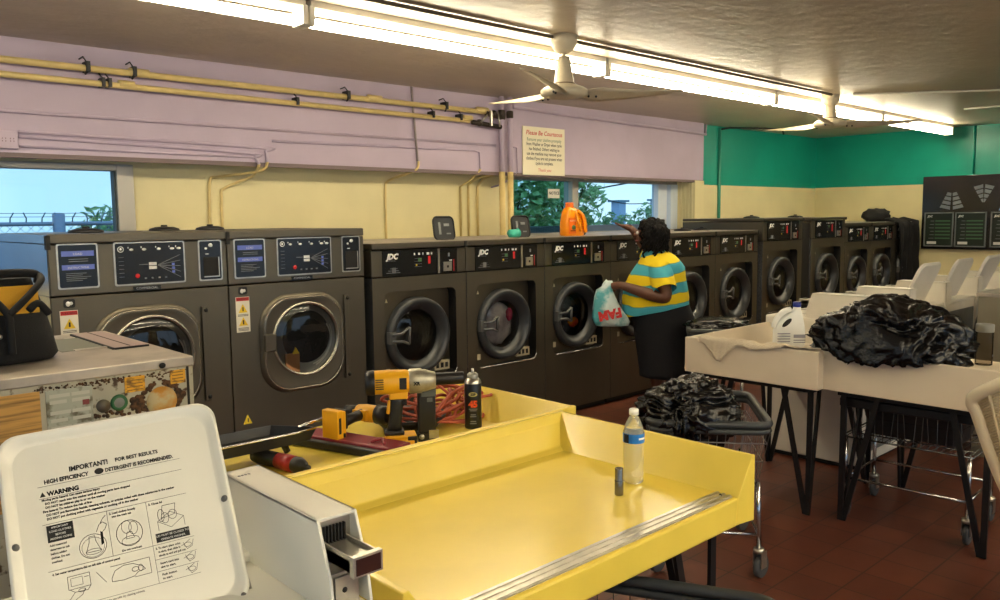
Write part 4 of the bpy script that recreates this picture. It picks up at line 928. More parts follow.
# --- impact wrench standing on its battery
def battery(b,ang=0):
    b.m(dewalt); b.box(-.055,.055,-.038,.038,.0,.030); b.box(-.048,.062,-.034,.034,.03,.048); b.m(black_plastic); b.box(-.05,.02,-.03,.03,.048,.062); b.box(.03,.064,-.036,.036,.012,.044); b.box(-.03,.03,-.0395,.0395,.006,.02)
t=thing('impact_wrench','yellow cordless impact wrench standing upright on its battery','power tool',(1.672,2.335,ZF),math.radians(-32))
b=MB(); battery(b); bt=b.build('battery',None,t,bevel=.004)
b=B(black_plastic); b.loft([[(cx+w_*math.cos(a),.019*math.sin(a),z) for a in [2*PI*i/14 for i in range(14)]] for z,cx,w_ in ((.055,-.015,.03),(.08,-.012,.024),(.13,-.006,.023),(.16,-.004,.024),(.185,0,.026))]); b.build('grip',None,t)
b=B(dewalt); b.box(-.03,.035,-.022,.022,.175,.205); b.tube([(-.028,-.0,.17),(-.035,0,.12)],.008,6); b.build('yoke',None,t,bevel=.004)
b=B(dewalt); b.lathe([(0,-.10),(.035,-.10),(.042,-.085),(.044,-.03),(.042,.03),(.038,.045)],28,(0,0,.235),'x'); mo=b.build('motor_body',None,t)
b=B(black_plastic); b.lathe([(.034,-.112),(.043,-.108),(.0455,-.085),(.044,-.08)],24,(0,0,.235),'x'); b.lathe([(0,-.113),(.034,-.113)],24,(0,0,.235),'x'); b.box(.005,.03,-.044,-.040,.215,.255)
for i in range(5): b.box(-.078,-.05,-.0445,-.038,.218+i*.008,.221+i*.008)
b.build('vents',None,mo)
b=B(mat('cast nose',(176,170,150),.4,.6,var=.15,vscale=40)); b.lathe([(.040,.040),(.0445,.045),(.0445,.085),(.040,.09),(.040,.10),(.034,.118),(.030,.135),(0,.136)],28,(0,0,.235),'x'); b.m(inkm); b.text('XR',(.055,-.046,.228),(1,0,0),(0,0,1),.016,bold=.001); b.build('nose_casting',None,t)
b=B(mat('impact socket black',(34,32,32),.4,.4)); b.lathe([(0,.13),(.021,.13),(.0225,.14),(.0225,.235),(.021,.238),(.016,.238),(.016,.2),(0,.2)],24,(0,0,.238),'x'); b.build('impact_socket',None,t)
b=B(seam); b.box(.02,.032,-.008,.008,.15,.178); b.build('trigger',None,t)
# second driver lying down, battery foot facing the camera
t=thing('cordless_drill','yellow and black cordless driver lying on its side left of the impact wrench','power tool',(1.63,2.53,ZF+.085),math.radians(20))
b=MB(); b.M=Matrix.Translation((-.14,0,0))@Matrix.Rotation(PI/2,4,'Y')@Matrix.Rotation(.1,4,'X')@Matrix.Translation((0,0,-.02)); battery(b); b.build('battery',None,t,bevel=.004)
b=B(black_plastic); b.tube([(-.10,0,0),(-.03,0,0),(.03,.0,.0)],.02,12,rs=[.024,.019,.022]); b.build('grip',None,t)
b=B(dewalt); b.M=Matrix.Translation((.05,.0,0)); b.lathe([(0,-.06),(.032,-.055),(.034,0),(.030,.035),(0,.04)],20,(0,0,0),'y'); b.box(-.045,.0,-.03,.03,-.02,.02); mo=b.build('motor_body',None,t,bevel=.003)
b=B(black_plastic); b.M=Matrix.Translation((.05,.0,0)); b.lathe([(.028,-.10),(.036,-.09),(.036,-.055),(0,-.05)],20,(0,0,0),'y'); b.build('rear_cap',None,t)
b=B(black_plastic); b.M=Matrix.Translation((.05,.0,0)); b.lathe([(.02,.04),(.026,.045),(.022,.09),(0,.095)],16,(0,0,0),'y'); b.build('chuck',None,t)
t=thing('black_bowl','shallow black tray behind the impact wrench','tray',(1.86,2.52,ZF))
b=B(black_plastic); b.lathe([(0,.004),(.09,.004),(.13,.05),(.138,.05),(.14,.045),(.1,.0),(0,0)],28); b.build('tray_body',None,t); b=B(black_plastic); b.lathe([(.134,.046),(.142,.05),(.14,.056),(.133,.052)],28); b.build('tray_rim',None,t)
# upright black tool / magnetic light
t=thing('work_light','upright black cordless work light with a steel hinge at its foot','work light',(1.80,2.335,ZF),math.radians(-30))
b=B(black_plastic); b.box(-.032,.032,-.02,.02,.028,.205); b.build('light_body',None,t,bevel=.006)
b=B(mat('grey label',(92,96,92),.5)); b.box(-.02,.033,-.0215,-.019,.165,.195); b.box(.0,.02,-.021,-.0195,.145,.16); b.build('grey_label',None,t)
b=B(black_plastic); b.box(-.035,.04,-.024,.024,0,.03); b.m(alu); b.lathe([(0,-.03),(.009,-.03),(.01,-.024)],14,(-.022,0,.018),'y'); b.box(.005,.04,-.026,-.02,.01,.04); b.build('hinge_foot',None,t)
# spray can
t=thing('spray_can','black aerosol can with an orange 45 on the tool table','spray can',(2.035,2.345,ZF))
b=B(mat('can black',(22,24,24),.3)); b.lathe([(0,.0),(.031,.0),(.033,.004),(.033,.172),(.031,.178)],32); b.build('can_body',None,t)
b=B(alu); b.lathe([(.033,.176),(.031,.186),(.024,.194),(.020,.197),(.0,.197)],28); b.build('can_shoulder',None,t)
b=B(mat('clear grey cap',(150,150,142),.3,.3)); b.lathe([(.021,.195),(.0215,.21),(.014,.216),(0,.216)],20); b.m(white); b.lathe([(0,.214),(.005,.215),(.005,.232),(0,.233)],12); b.build('nozzle',None,t)
vd=Vector((2.035,2.345,0)).normalized(); rd=Vector((vd.y,-vd.x,0)); b=B(mat('orange print',(235,84,30),.5,emit=None)); oo=Vector((0,0,0))-vd*.0345
b.text('45',(oo-Vector((0,0,-.088))),rd,(0,0,1),.034,'CENTER',bold=.002); b.m(mat('gold print',(190,180,110),.5)); 
b.prism([(0,0),(0.001,0),(0,.001)],'z',0.05,.0501)
cx_=oo+Vector((0,0,.137)); b.add([cx_+rd*(.017*math.cos(a))+Vector((0,0,.009*math.sin(a))) for a in [2*PI*i/20 for i in range(20)]],[tuple(range(20))],False)
b.m(inkm); b.text('ZEP',cx_-vd*.0006-Vector((0,0,.004)),rd,(0,0,1),.012,'CENTER',bold=.0006)
b.m(greyprint)
for i,(ww,z) in enumerate(((.016,.078),(.013,.072),(.010,.056),(.012,.049),(.011,.03),(.013,.022))): b.add([oo+rd*-ww+Vector((0,0,z)),oo+rd*ww+Vector((0,0,z)),oo+rd*ww+Vector((0,0,z+.004)),oo-rd*ww+Vector((0,0,z+.004))],[(0,1,2,3)],False)
b.build('can_print',None,t)
# cord heap
random.seed(11); pts=[]
for i in range(170):
    a=i*.42+random.uniform(-.2,.2); rr=.12+.07*math.sin(i*.37)+random.uniform(-.02,.02)
    pts.append((rr*1.25*math.cos(a)+.02*math.sin(i*.2),rr*.8*math.sin(a),.012+.13*(.5+.5*math.sin(i*.63))*(i/170)**.5))
b=B(cordred); b.tube(smoothpath(pts,4),.0065,6); o=b.build('extension_cord'); o.location=(2.0,2.53,ZF); tag(o,'heap of orange red extension cord on the tool table','cord')
t=thing('blue_cloth','small blue plastic scraper lying beside the black can','scraper',(1.985,2.25,ZF),.2); t.name='putty_scraper'
b=B(blueband); b.box(-.05,.045,-.012,.012,.002,.012); b.build('handle',None,t,bevel=.003); b=B(alu); b.prism([(-.05,-.01),(-.05,.01),(-.10,.022),(-.10,-.022)],'z',.004,.006); b.build('blade',None,t)
# long dark red bar / lid
t=thing('red_tool_case','long dark red metal tool case lid lying on the tool table','tool case',(1.53,2.47,ZF),math.radians(-73))
b=B(darkred); b.box(-.22,.26,-.05,.05,.012,.04); b.build('red_panel',None,t,bevel=.005)
b=B(black_plastic); b.box(-.22,.26,-.075,-.05,.002,.032); b.build('black_edge',None,t,bevel=.006)
b=B(darkred); b.tube(smoothpath([(.14,-.02,.04),(.17,.0,.052),(.20,-.02,.04)]),.006,6); b.build('handle',None,t)
# grey pan with chrome handle
t=thing('metal_tray','dark grey metal tray with a bright edge propped on the tool table','tray',(1.22,2.53,ZF+.055),0)
b=B(mat('gunmetal',(58,58,58),.35,.6)); 
outer=[(-.26,-.09),(.10,-.09),(.19,-.075),(.19,-.05),(.10,.07),(-.26,.075)]
def ringz(sc,z): return [(x*sc,y*sc,z) for x,y in outer]
b.loft([ringz(.9,0),ringz(1,.035),ringz(1.0,.04),ringz(.97,.04),ringz(.86,.008)],cap=False,smooth=False); b.add(ringz(.9,0),[tuple(range(6))],False); b.add(ringz(.86,.008),[tuple(range(6))],False); b.build('tray_body',None,t)
b=B(chrome); b.tube([(-.26,-.092,.04),(.10,-.092,.04),(.19,-.077,.04)],.004,6); b.tube([(.15,-.03,.04),(.20,-.02,.046),(.26,.0,.046)],.006,6); b.build('bright_edge',None,t)
b=B(black_plastic); b.tube([(-.15,-.02,0),(-.17,-.04,-.045)],.012,7); b.tube([(.1,0,0),(.12,.0,-.045)],.012,7); b.build('tray_feet',None,t)
b=B(yelprint); b.prism([(.0,.06),(.03,.06),(.015,.09)],'y',.07,.076); b.m(inkm); b.box(.013,.017,.0695,.07,.066,.08); b.build('warning_triangle',None,t)
t=thing('cordless_screwdriver','short red and black cordless driver lying under the grey tray','power tool',(1.245,2.37,ZF+.028),math.radians(-78))
b=B(redtool); b.lathe([(0,-.03),(.026,-.03),(.028,.02),(.027,.05),(0,.05)],20,(0,0,0),'x'); b.build('red_sleeve',None,t)
b=B(black_plastic); b.lathe([(0,-.15),(.022,-.15),(.026,-.12),(.025,-.03),(0,-.03)],20,(0,0,0),'x'); b.build('grip',None,t)
b=B(black_plastic); b.lathe([(.026,.05),(.027,.07),(.018,.092),(.008,.095),(.008,.115),(0,.115)],20,(0,0,0),'x'); b.build('nose',None,t)
b=B(alu); b.lathe([(0,.094),(.007,.094),(.007,.104),(0,.104)],12,(0,0,0),'x'); b.build('bit',None,t)

# ------------------------------------------------------------------ cream table things
def bag(name,label,loc,rad,seed,amp=.35,cat='trash bag',sub=6,flat=.35,rz=0,extra=None):
    bm=bmesh.new(); bmesh.ops.create_icosphere(bm,subdivisions=sub,radius=1); off=Vector((seed*2.3,seed*5.1,seed*.7))
    for v in bm.verts:
        p=v.co.copy(); wv_=noise.noise_vector(p*1.7+off)*.55; pw=p+wv_; n=noise.noise(p*1.3+off)*.9; A_=(1-abs(noise.noise(pw*2.3+off))*2.2); B_=(1-abs(noise.noise(pw*4.6-off))*2.4); C_=(1-abs(noise.noise(pw*9.5+off*2))*2.4); q=p*(1+amp*(n*.7+max(A_,-.6)*.40+max(B_,-.5)*.18+max(C_,-.4)*.05-.2))
        q=Vector((q.x*rad[0],q.y*rad[1],q.z*rad[2]))
        if q.z<-rad[2]*flat: q.z=-rad[2]*flat+(q.z+rad[2]*flat)*.05
        if extra: q=extra(q)
        v.co=q
    me=bpy.data.meshes.new(name); bm.to_mesh(me); bm.free(); me.materials.append(trash)
    for p in me.polygons: p.use_smooth=True
    o=bpy.data.objects.new(name,me); COL.objects.link(o); o.location=loc; o.rotation_euler=(0,0,rz)
    return tag(o,label,cat)
def hang(q):
    # the part beyond the table's back rim (toward -x) drapes over it
    if q.x<-.255:
        d=(-.255-q.x); q.z=max(q.z,-.055)-d*.75*(1+.5*math.sin(q.y*9+1.2)); q.x=-.255-d*.35
    elif q.x<-.15: q.z=max(q.z,-.05)
    return q
bag('trash_bag','big crumpled black trash bag slumped over the rim of the cream table',(4.24,1.65,ZF+.165),(.31,.36,.205),2,.36,flat=.75,extra=hang)
t=thing('bleach_jug','white bleach jug with a blue cap on the cream table','jug',(4.60,2.385,ZF),math.radians(-45))
b=B(bottleplastic); rings=[]
for z,hw,hd,sh in ((0,.085,.055,0),(.006,.09,.06,0),(.11,.09,.06,0),(.15,.082,.055,.004),(.19,.06,.045,.018),(.22,.038,.034,.034),(.24,.022,.022,.045),(.258,.02,.02,.045)):
    rings.append([(sh+hw*math.copysign(abs(math.cos(a))**.6,math.cos(a)),hd*math.copysign(abs(math.sin(a))**.6,math.sin(a)),z) for a in [2*PI*i/28 for i in range(28)]])
b.loft(rings); jb=b.build('jug_body',None,t)
b=B(seam); b.M=Matrix.Translation((-.028,-.052,.165))@Matrix.Rotation(-.75,4,'Y'); b.sphere((0,0,0),(.036,.008,.014),14,8); b.build('handle_opening',None,jb)
b=B(bottleplastic); b.tube(smoothpath([(.01,0,.238),(-.035,0,.225),(-.075,0,.18),(-.088,0,.13)]),.018,10); b.build('handle',None,jb)
b=B(bluecap); b.lathe([(.022,.254),(.024,.256),(.024,.282),(.02,.285),(0,.285)],20,(.045,0,0)); b.build('cap',None,t)
b=B(mat('jug label print',(150,152,165),.6)); 
for i in range(4): b.box(-.085+.0,-.01,-.0615,-.059,.05+i*.016,.056+i*.016)
b.box(.01,.08,-.0615,-.059,.045,.05); b.box(.01,.08,-.0615,-.059,.075,.095); b.box(.01,.08,-.0615,-.059,.058,.064); b.build('label_print',None,jb)
# towel over the rim
b=B(towel); rows=[]
def interp(tab,s):
    for (a0,v0),(a1,v1) in zip(tab,tab[1:]):
        if s<=a1: return v0+(v1-v0)*(s-a0)/(a1-a0)
    return tab[-1][1]
outt=[(0,.02),(.06,.03),(.2,.125),(.28,.06),(.36,.02),(.5,.035),(.62,.02),(.75,.0),(1,-.01)]
inn=[(0,.10),(.1,.22),(.35,.34),(.7,.30),(1,.22)]
NS,NT=48,30
for j in range(NT+1):
    row=[]
    for i in range(NS+1):
        s=i/NS; a0=interp(outt,s); a1=-interp(inn,s); a=a0+(a1-a0)*(j/NT)
        y=2.60-.70*s+.05*(j/NT)*math.sin(s*4); wv_=.010*math.sin(s*23+a*9)+.006*math.sin(s*51+a*20)
        if a>0: X=3.962-abs(wv_)*.8; Zz=.906-a
        elif a>-.03: X=3.962+(-a); Zz=.910+.004*math.sin(s*20)+abs(wv_)*.5
        elif a>-.145: f_=(-a-.03)/.115; X=3.992+f_*.072; Zz=.908-.112*f_+abs(wv_)
        else: X=4.064+(-a-.145); Zz=.798+abs(wv_)*1.8
        row.append((X,y,Zz))
    rows.append(row)
b.loft(rows,cap=False,closed=False); o=b.build('towel'); sd=o.modifiers.new('s','SOLIDIFY'); sd.thickness=.004; sd.offset=1
tag(o,'cream towel draped over the rim of the cream table beside the bleach jug','towel')
t=thing('drinking_glass','clear cylindrical jar with a grey lid at the right end of the cream table','jar',(4.80,1.385,ZF)); t.name='glass_jar'
b=B(glassmat('thin jar glass',(214,208,198),ior=1.2)); b.lathe([(0,.004),(.040,.002),(.042,.006),(.042,.18),(.040,.184)],28); b.build('jar_body',None,t)
b=B(mat('grey lid',(130,130,124),.5)); b.lathe([(.042,.178),(.044,.18),(.044,.216),(.042,.22),(0,.22)],28); b.build('lid',None,t)
b=B(greyprint); b.box(-.008,.008,-.0432,-.042,.05,.06); b.build('mark',None,t)

# ------------------------------------------------------------------ carts
def cart(name,label,c4,zr,depth,rimr,rimm,wm,legs=True,inset=.82,nw=14,group=None,rimh=.03):
    """c4: 4 rim corners (x,y) in order; basket tapering to the bottom, four castor legs"""
    cx=sum(p[0] for p in c4)/4; cy=sum(p[1] for p in c4)/4
    t=thing(name,label,'laundry cart',(cx,cy,0),0,group)
    L=[Vector((p[0]-cx,p[1]-cy,0)) for p in c4]
    # rounded rim
    rim=[]
    for i in range(4):
        p=L[i]; a=L[i-1]; c=L[(i+1)%4]; d1=(a-p).normalized(); d2=(c-p).normalized(); r=.07
        for k in range(6):
            u=k/5; rim.append(p+d1*r*(1-u)**2+d2*r*u**2)
    b=B(rimm); b.tube([v+Vector((0,0,zr)) for v in rim],rimr,8,closed=True); b.tube([v*1.0+Vector((0,0,zr-rimh)) for v in rim],rimr*.8,8,closed=True)
    b.build('rim',None,t)
    b=B(wm)
    def pt(i,u,z):
        f=(zr-z)/depth; s=1-(1-inset)*f; return (L[i]*(1-u)+L[(i+1)%4]*u)*s+Vector((0,0,z))
    for i in range(4):
        n=nw if i%2==0 else int(nw*.8)
        for k in range(n+1): b.tube([pt(i,k/n,zr-.01),pt(i,k/n,zr-depth)],.0018,4,caps=False)
    for z in (zr-depth*.3,zr-depth*.6,zr-depth): b.tube([pt(i,0,z) for i in range(4)],.003 if z>zr-depth+.01 else .004,5,closed=True)
    n=nw
    for k in range(1,n): b.tube([pt(0,k/n,zr-depth),pt(2,1-k/n,zr-depth)],.002,4,caps=False)
    for k in range(1,5): b.tube([pt(1,k/5,zr-depth),pt(3,1-k/5,zr-depth)],.003,4,caps=False)
    b.build('wire_basket',None,t)
    for i in range(4):
        top=pt(i,0,zr-depth*.95); d=top.copy(); d.z=0
        b=B(chrome); foot=Vector((top.x*1.04,top.y*1.04,.135)); b.tube([top,foot],.011,8); lg=b.build('leg',None,t)
        b=B(rubber); b.lathe([(0,-.014),(.045,-.014),(.052,-.009),(.052,.009),(.045,.014),(0,.014)],20,(foot.x+.02,foot.y,.053),'y'); b.build('castor_wheel',None,lg)
        b=B(alu); b.box(foot.x-.012,foot.x+.032,foot.y-.022,foot.y-.017,.05,.125); b.box(foot.x-.012,foot.x+.032,foot.y+.017,foot.y+.022,.05,.125); b.lathe([(0,.12),(.024,.12),(.024,.14),(0,.14)],12,(foot.x,foot.y,0)); b.build('castor_fork',None,lg)
    b=B(chrome)
    for i in range(4):
        a=pt(i,0,zr-depth); c=pt((i+1)%4,0,zr-depth); a=Vector((a.x*1.03,a.y*1.03,.20)); c=Vector((c.x*1.03,c.y*1.03,.20)); b.tube([a,c],.007,6)
    b.build('lower_rail',None,t)
    return t
cart('laundry_cart','laundry cart with grey rim holding black trash bags, behind the near yellow table',[(2.85,2.12),(3.17,1.71),(3.67,2.11),(3.36,2.50)],.70,.28,.017,rimgrey,wirem)
cart('laundry_cart','laundry cart with a dark rim at the bottom edge under the near yellow table',[(1.60,1.60),(1.90,1.00),(1.48,.79),(1.18,1.39)],.60,.25,.017,rimgrey,wiredark)
cart('laundry_cart','dark laundry cart with black cloth behind the person',[(5.00,3.36),(5.27,3.04),(5.70,3.38),(5.43,3.66)],.76,.3,.02,rimgrey,wiredark)
bag('trash_bag','shiny black trash bags piled in the grey rimmed cart',(3.11,2.10,.69),(.20,.20,.17),5,.4,flat=.8)
bag('trash_bag','smaller black trash bag mound at the rear of the grey rimmed cart',(3.36,2.20,.66),(.17,.16,.13),9,.4,flat=.8)
bag('black_cloth_bundle','black cloth bundle in the cart behind the person',(5.36,3.36,.77),(.22,.2,.06),12,.4,cat='cloth',flat=.9,sub=4)
# chrome cart with a shelf under the cream table
t=thing('wire_cart','chrome wire cart with a mesh shelf under the cream table','laundry cart',(4.41,1.555,0),math.radians(3))
hx,hy=.21,.29; zs=.44
b=B(mat('chrome wire',(120,120,118),.25,.9))
for k in range(19): y=-hy+2*hy*k/18; b.tube([(-hx,y,zs),(hx,y,zs)],.0022,4)
for x in (-hx,-.1,.1,hx): b.tube([(x,-hy,zs-.006),(x,hy,zs-.006)],.004,5)
b.tube([(-hx-.02,-hy-.02,zs),(hx+.02,-hy-.02,zs),(hx+.02,hy+.02,zs),(-hx-.02,hy+.02,zs)],.005,6,closed=True); b.build('mesh_shelf',None,t)
b=B(MATS['chrome wire'])
for k in range(17):
    y=-hy+2*hy*k/16
    for x in (-hx,hx): b.tube([(x,y,zs),(x+.02*math.sin(k*2.1),y+.012*math.sin(k*1.7),.62)],.002,4,caps=False)
b.tube([(-hx,-hy,.62),(hx,-hy,.62),(hx,hy,.62),(-hx,hy,.62)],.006,6,closed=True); b.build('wire_sides',None,t)
b=B(black_plastic); 
for sg in (-1,1): b.box(sg*(hx+.02)-.012,sg*(hx+.02)+.012,-hy-.03,hy+.03,.60,.645); b.box(-hx-.02,hx+.02,sg*(hy+.02)-.012,sg*(hy+.02)+.012,.60,.645)
b.box(-hx,hx,-hy,hy,.628,.640); b.build('dark_rim',None,t,bevel=.01)
for sx_ in (-1,1):
    for sy_ in (-1,1):
        b=B(chrome); b.tube([(sx_*hx,sy_*hy,zs),(sx_*hx,sy_*hy,.13)],.011,8); lg=b.build('leg',None,t)
        b=B(rubber); b.lathe([(0,-.013),(.045,-.013),(.052,-.008),(.052,.008),(.045,.013),(0,.013)],20,(sx_*hx+.02,sy_*hy,.053),'y'); b.build('castor_wheel',None,lg)
        b=B(alu); b.box(sx_*hx-.012,sx_*hx+.03,sy_*hy-.021,sy_*hy-.016,.05,.125); b.box(sx_*hx-.012,sx_*hx+.03,sy_*hy+.016,sy_*hy+.021,.05,.125); b.lathe([(0,.115),(.024,.115),(.024,.135),(0,.135)],12,(sx_*hx,sy_*hy,0)); b.build('castor_fork',None,lg)
b=B(chrome); b.tube([(-hx,-hy,.215),(-hx,hy,.215)],.007,6); b.tube([(hx,-hy,.215),(hx,hy,.215)],.007,6); b.tube([(-hx,-hy,.215),(hx,-hy,.215)],.007,6); b.tube([(-hx,hy,.215),(hx,hy,.215)],.007,6); b.build('lower_rail',None,t)

t=thing('laundry_tub','black plastic tub sitting on the shelf of the chrome wire cart','tub',(4.44,1.56,.447),math.radians(3))
b=B(black_plastic); b.loft([rrz for rrz in [[(x*s,y*s,z) for x,y in rrect(-.17,.17,-.25,.25,.05,4)] for s,z in ((.85,0),(1,.15),(1.04,.155),(1.04,.165),(.98,.165),(.84,.01))]],cap=False,smooth=False); b.add([(x*.85,y*.85,0) for x,y in rrect(-.17,.17,-.25,.25,.05,4)],[tuple(range(20))],False); b.build('tub_body',None,t)
b=B(cloth_black); b.loft([[(x*s,y*s,z+.01*math.sin(x*40)*math.cos(y*30)) for x,y in rrect(-.17,.17,-.25,.25,.05,4)] for s,z in ((.95,.09),(.8,.125),(.4,.14),(.05,.145))]); b.build('dark_contents',None,t)
# ------------------------------------------------------------------ chair at right edge
t=thing('plastic_chair','beige plastic chair with a ribbed back at the right edge','chair',(3.42,.70,0),PI/2)
def bp(u,v):  # back surface: u -1..1 across, v 0..1 up
    return Vector((u*(.14+.145*v**.7), .06+.10*v-.05*u*u, .50+.54*v-.13*u*u*v))
b=B(chairm)
edge=[bp(-1,v/8) for v in range(8)]+[bp(-1+.25*k,1) for k in range(9)]+[bp(1,v/8) for v in range(7,-1,-1)]
b.tube(smoothpath(edge,3),.024,8); bk=b.build('back_frame',None,t)
b=B(mat('ribbed beige',(214,198,162),.6))
for i in range(44):
    v=.03+.93*i/43; b.tube([bp(-.95+.19*k,v) for k in range(11)],.0048,5)
for k in range(5): b.tube([bp(-.8+.4*k,v/8)+Vector((0,.01,0)) for v in range(9)],.006,5)
b.build('ribbed_panel',None,t)
b=B(chairm); b.loft([[(x*s,y,z) for x,y in [(-.14,.03),(-.17,-.42),(.17,-.42),(.14,.03)]] for s,z in ((.98,.42),(1,.43),(1,.45),(.98,.455))],smooth=False); b.build('seat',None,t,bevel=.01)
for sx_ in (-1,1):
    for y in (.05,-.38):
        b=B(chairm); b.tube([(sx_*.13,y,.43),(sx_*.15,y+(.05 if y>0 else -.03),0)],.022,8,rs=[.028,.02]); b.build('leg',None,t)
# ------------------------------------------------------------------ menu board on far wall
t=thing('menu_board','large dark price board on the far wall with framed green menus','board',(XE-.05,3.3,1.1))
b=B(mat('board gloss brown black',(30,27,24),.18,coat=.4)); b.box(-.0,.045,-1.1,1.03,0,.99); b.build('board_panel',None,t,bevel=.004)
def bd(b,ya,yb,za,zb,d=0): b.box(-.004-d,-.0005,ya,yb,za,zb)
# y decreases to the right in view
b=B(mat('pale reflection grey',(108,116,124),.4));  # window reflections painted onto the board as pale fan sectors
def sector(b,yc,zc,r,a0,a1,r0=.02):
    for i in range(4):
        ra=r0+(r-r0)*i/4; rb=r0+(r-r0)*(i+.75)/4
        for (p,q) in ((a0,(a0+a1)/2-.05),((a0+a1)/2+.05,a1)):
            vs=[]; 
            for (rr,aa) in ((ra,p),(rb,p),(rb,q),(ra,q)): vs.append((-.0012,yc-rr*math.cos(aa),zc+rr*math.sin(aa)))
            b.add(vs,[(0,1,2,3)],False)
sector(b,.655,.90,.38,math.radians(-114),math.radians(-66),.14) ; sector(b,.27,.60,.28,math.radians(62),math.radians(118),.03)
b.m(mat('pale reflection blue',(120,150,196),.4)); sector(b,-.1,.98,.52,math.radians(-112),math.radians(-68),.16); b.build('fan_shaped_reflections',None,t)
for i,(ya,yb) in enumerate(((.99,.62),(.60,.22),(.17,-.21),(-.25,-.62))):
    b=B(grey_panel); z0,z1=.035,.50
    for (a0,a1,c0,c1) in ((ya,ya-.015,z0,z1),(yb+.015,yb,z0,z1),(ya,yb,z1-.015,z1),(ya,yb,z0,z0+.015)): b.box(-.02,-.0,min(a0,a1),max(a0,a1),c0,c1)
    fr_=b.build('menu_frame',None,t)
    b=B(mat('menu green black',(24,36,28),.3)); b.box(-.006,-.001,yb+.015,ya-.015,z0+.015,z1-.015)
    b.m(mat('menu green',(70,104,74),.5))
    for k in range(6): b.box(-.0075,-.006,yb+.04,ya-.14,.14+k*.047,.158+k*.047)
    b.m(greyprint)
    for k in range(6): b.box(-.0075,-.006,ya-.125,ya-.06-.01*(k%3),.145+k*.047,.152+k*.047)
    b.m(white); b.text('JDC',(-.0078,ya-.04,z1-.065),(0,-1,0),(0,0,1),.035,bold=.002,shear=.2); b.box(-.0075,-.006,ya-.16,ya-.04,z0+.035,z0+.07); b.build('menu_sheet',None,fr_)
blob('dome_camera','small black dome camera on the ceiling past the far fan','camera',(9.9,4.3,2.70),(.05,.05,.04),black_plastic,20,.05,2,sub=2)
b=B(paper); b.prism([(0,0),(.10,.02),(.13,.06),(.04,.05)],'z',.001,.008); o=b.build('paper_scrap'); o.location=(4.95,3.55,0); tag(o,'small scrap of white paper on the floor in front of the washers','paper')
# ------------------------------------------------------------------ person
PO=Vector((5.38,3.90,0)); fw=Vector((-.55,.835,0)).normalized(); lf=Vector((0,0,1)).cross(fw)   # left
def W3(f_,l_,z): return PO+fw*f_+lf*l_+Vector((0,0,z))
person=thing('person','person in a yellow and turquoise striped shirt and dark skirt, holding a plastic bag','person',tuple(PO))
def skinmesh(name,verts,edges,m,parent,sub=2,root=0):
    me=bpy.data.meshes.new(name); me.from_pydata([tuple(v[0]) for v in verts],edges,[]); ob=bpy.data.objects.new(name,me); COL.objects.link(ob)
    md=ob.modifiers.new('skin','SKIN'); md.use_smooth_shade=True
    for i,v in enumerate(verts):
        sv=me.skin_vertices[0].data[i]; r=v[1]; sv.radius=(r,r) if not isinstance(r,tuple) else r; sv.use_root=(i==root)
    s=ob.modifiers.new('sub','SUBSURF'); s.levels=sub; s.render_levels=sub
    dg=bpy.context.evaluated_depsgraph_get(); m2=bpy.data.meshes.new_from_object(ob.evaluated_get(dg)); ob.modifiers.clear(); ob.data=m2; m2.materials.clear(); m2.materials.append(m)
    for p in m2.polygons: p.use_smooth=True
    ob.parent=parent; ob.matrix_parent_inverse=Matrix.Translation(-PO); return ob
V=[];E=[]
def jn(p,r,par=None):
    V.append((p,r)); 
    if par is not None: E.append((par,len(V)-1))
    return len(V)-1
pel=jn(W3(0,0,.80),.15); sp1=jn(W3(-.0,0,.95),.14,pel); ch=jn(W3(0.02,0,1.12),.11,sp1); nk0=jn(W3(.05,0,1.25),.055,ch); nk=jn(W3(.075,0,1.33),.05,nk0); hd0=jn(W3(.10,0,1.40),.075,nk); hd1=jn(W3(.10,0,1.47),.088,hd0); hd2=jn(W3(.09,0,1.52),.07,hd1)
for s in (1,-1):
    hip=jn(W3(0,s*.10,.74),.10,pel); kn=jn(W3(.02,s*.10,.42),.065,hip); an=jn(W3(-.01,s*.10,.09),.04,kn); toe=jn(W3(.12,s*.11,.035),.033,an)
def hand(arm_end,dirv,side,curl):
    # palm + 5 fingers, each a chain
    d=dirv.normalized(); s=side.normalized(); n=d.cross(s).normalized()
    wr=V[arm_end][0]; pm=jn(wr+d*.045,.026,arm_end)
    for k,(o_,l_) in enumerate(((-.027,.055),(-.009,.068),(.009,.066),(.027,.052))):
        a=jn(wr+d*.085+s*o_,.010,pm); b_=jn(wr+d*(.085+l_*.5)+s*o_*1.1+n*curl*l_*.4,.009,a); jn(wr+d*(.085+l_*(1-.5*abs(curl)))+s*o_*1.1+n*curl*l_*1.0,.0075,b_)
    a=jn(wr+d*.03+s*-.035+n*.01*curl,.011,pm); jn(wr+d*.065+s*-.05+n*.03*curl,.009,a)
ls=jn(W3(.0,.17,1.175),.07,ch); le=jn(W3(-.08,.27,.95),.064,ls); lw=jn(W3(.30,.17,1.06),.034,le); hand(lw,(fw*.9-Vector((0,0,.15))+lf*-.2),Vector((0,0,1)),.9)
rs_=jn(W3(.03,-.17,1.175),.065,ch); re=jn(W3(.15,-.30,1.36),.046,rs_); rw=jn(W3(.25,-.31,1.50),.030,re); hand(rw,(fw*.95+Vector((0,0,.22))),lf,.2)
body=skinmesh('body',V,E,skin,person)
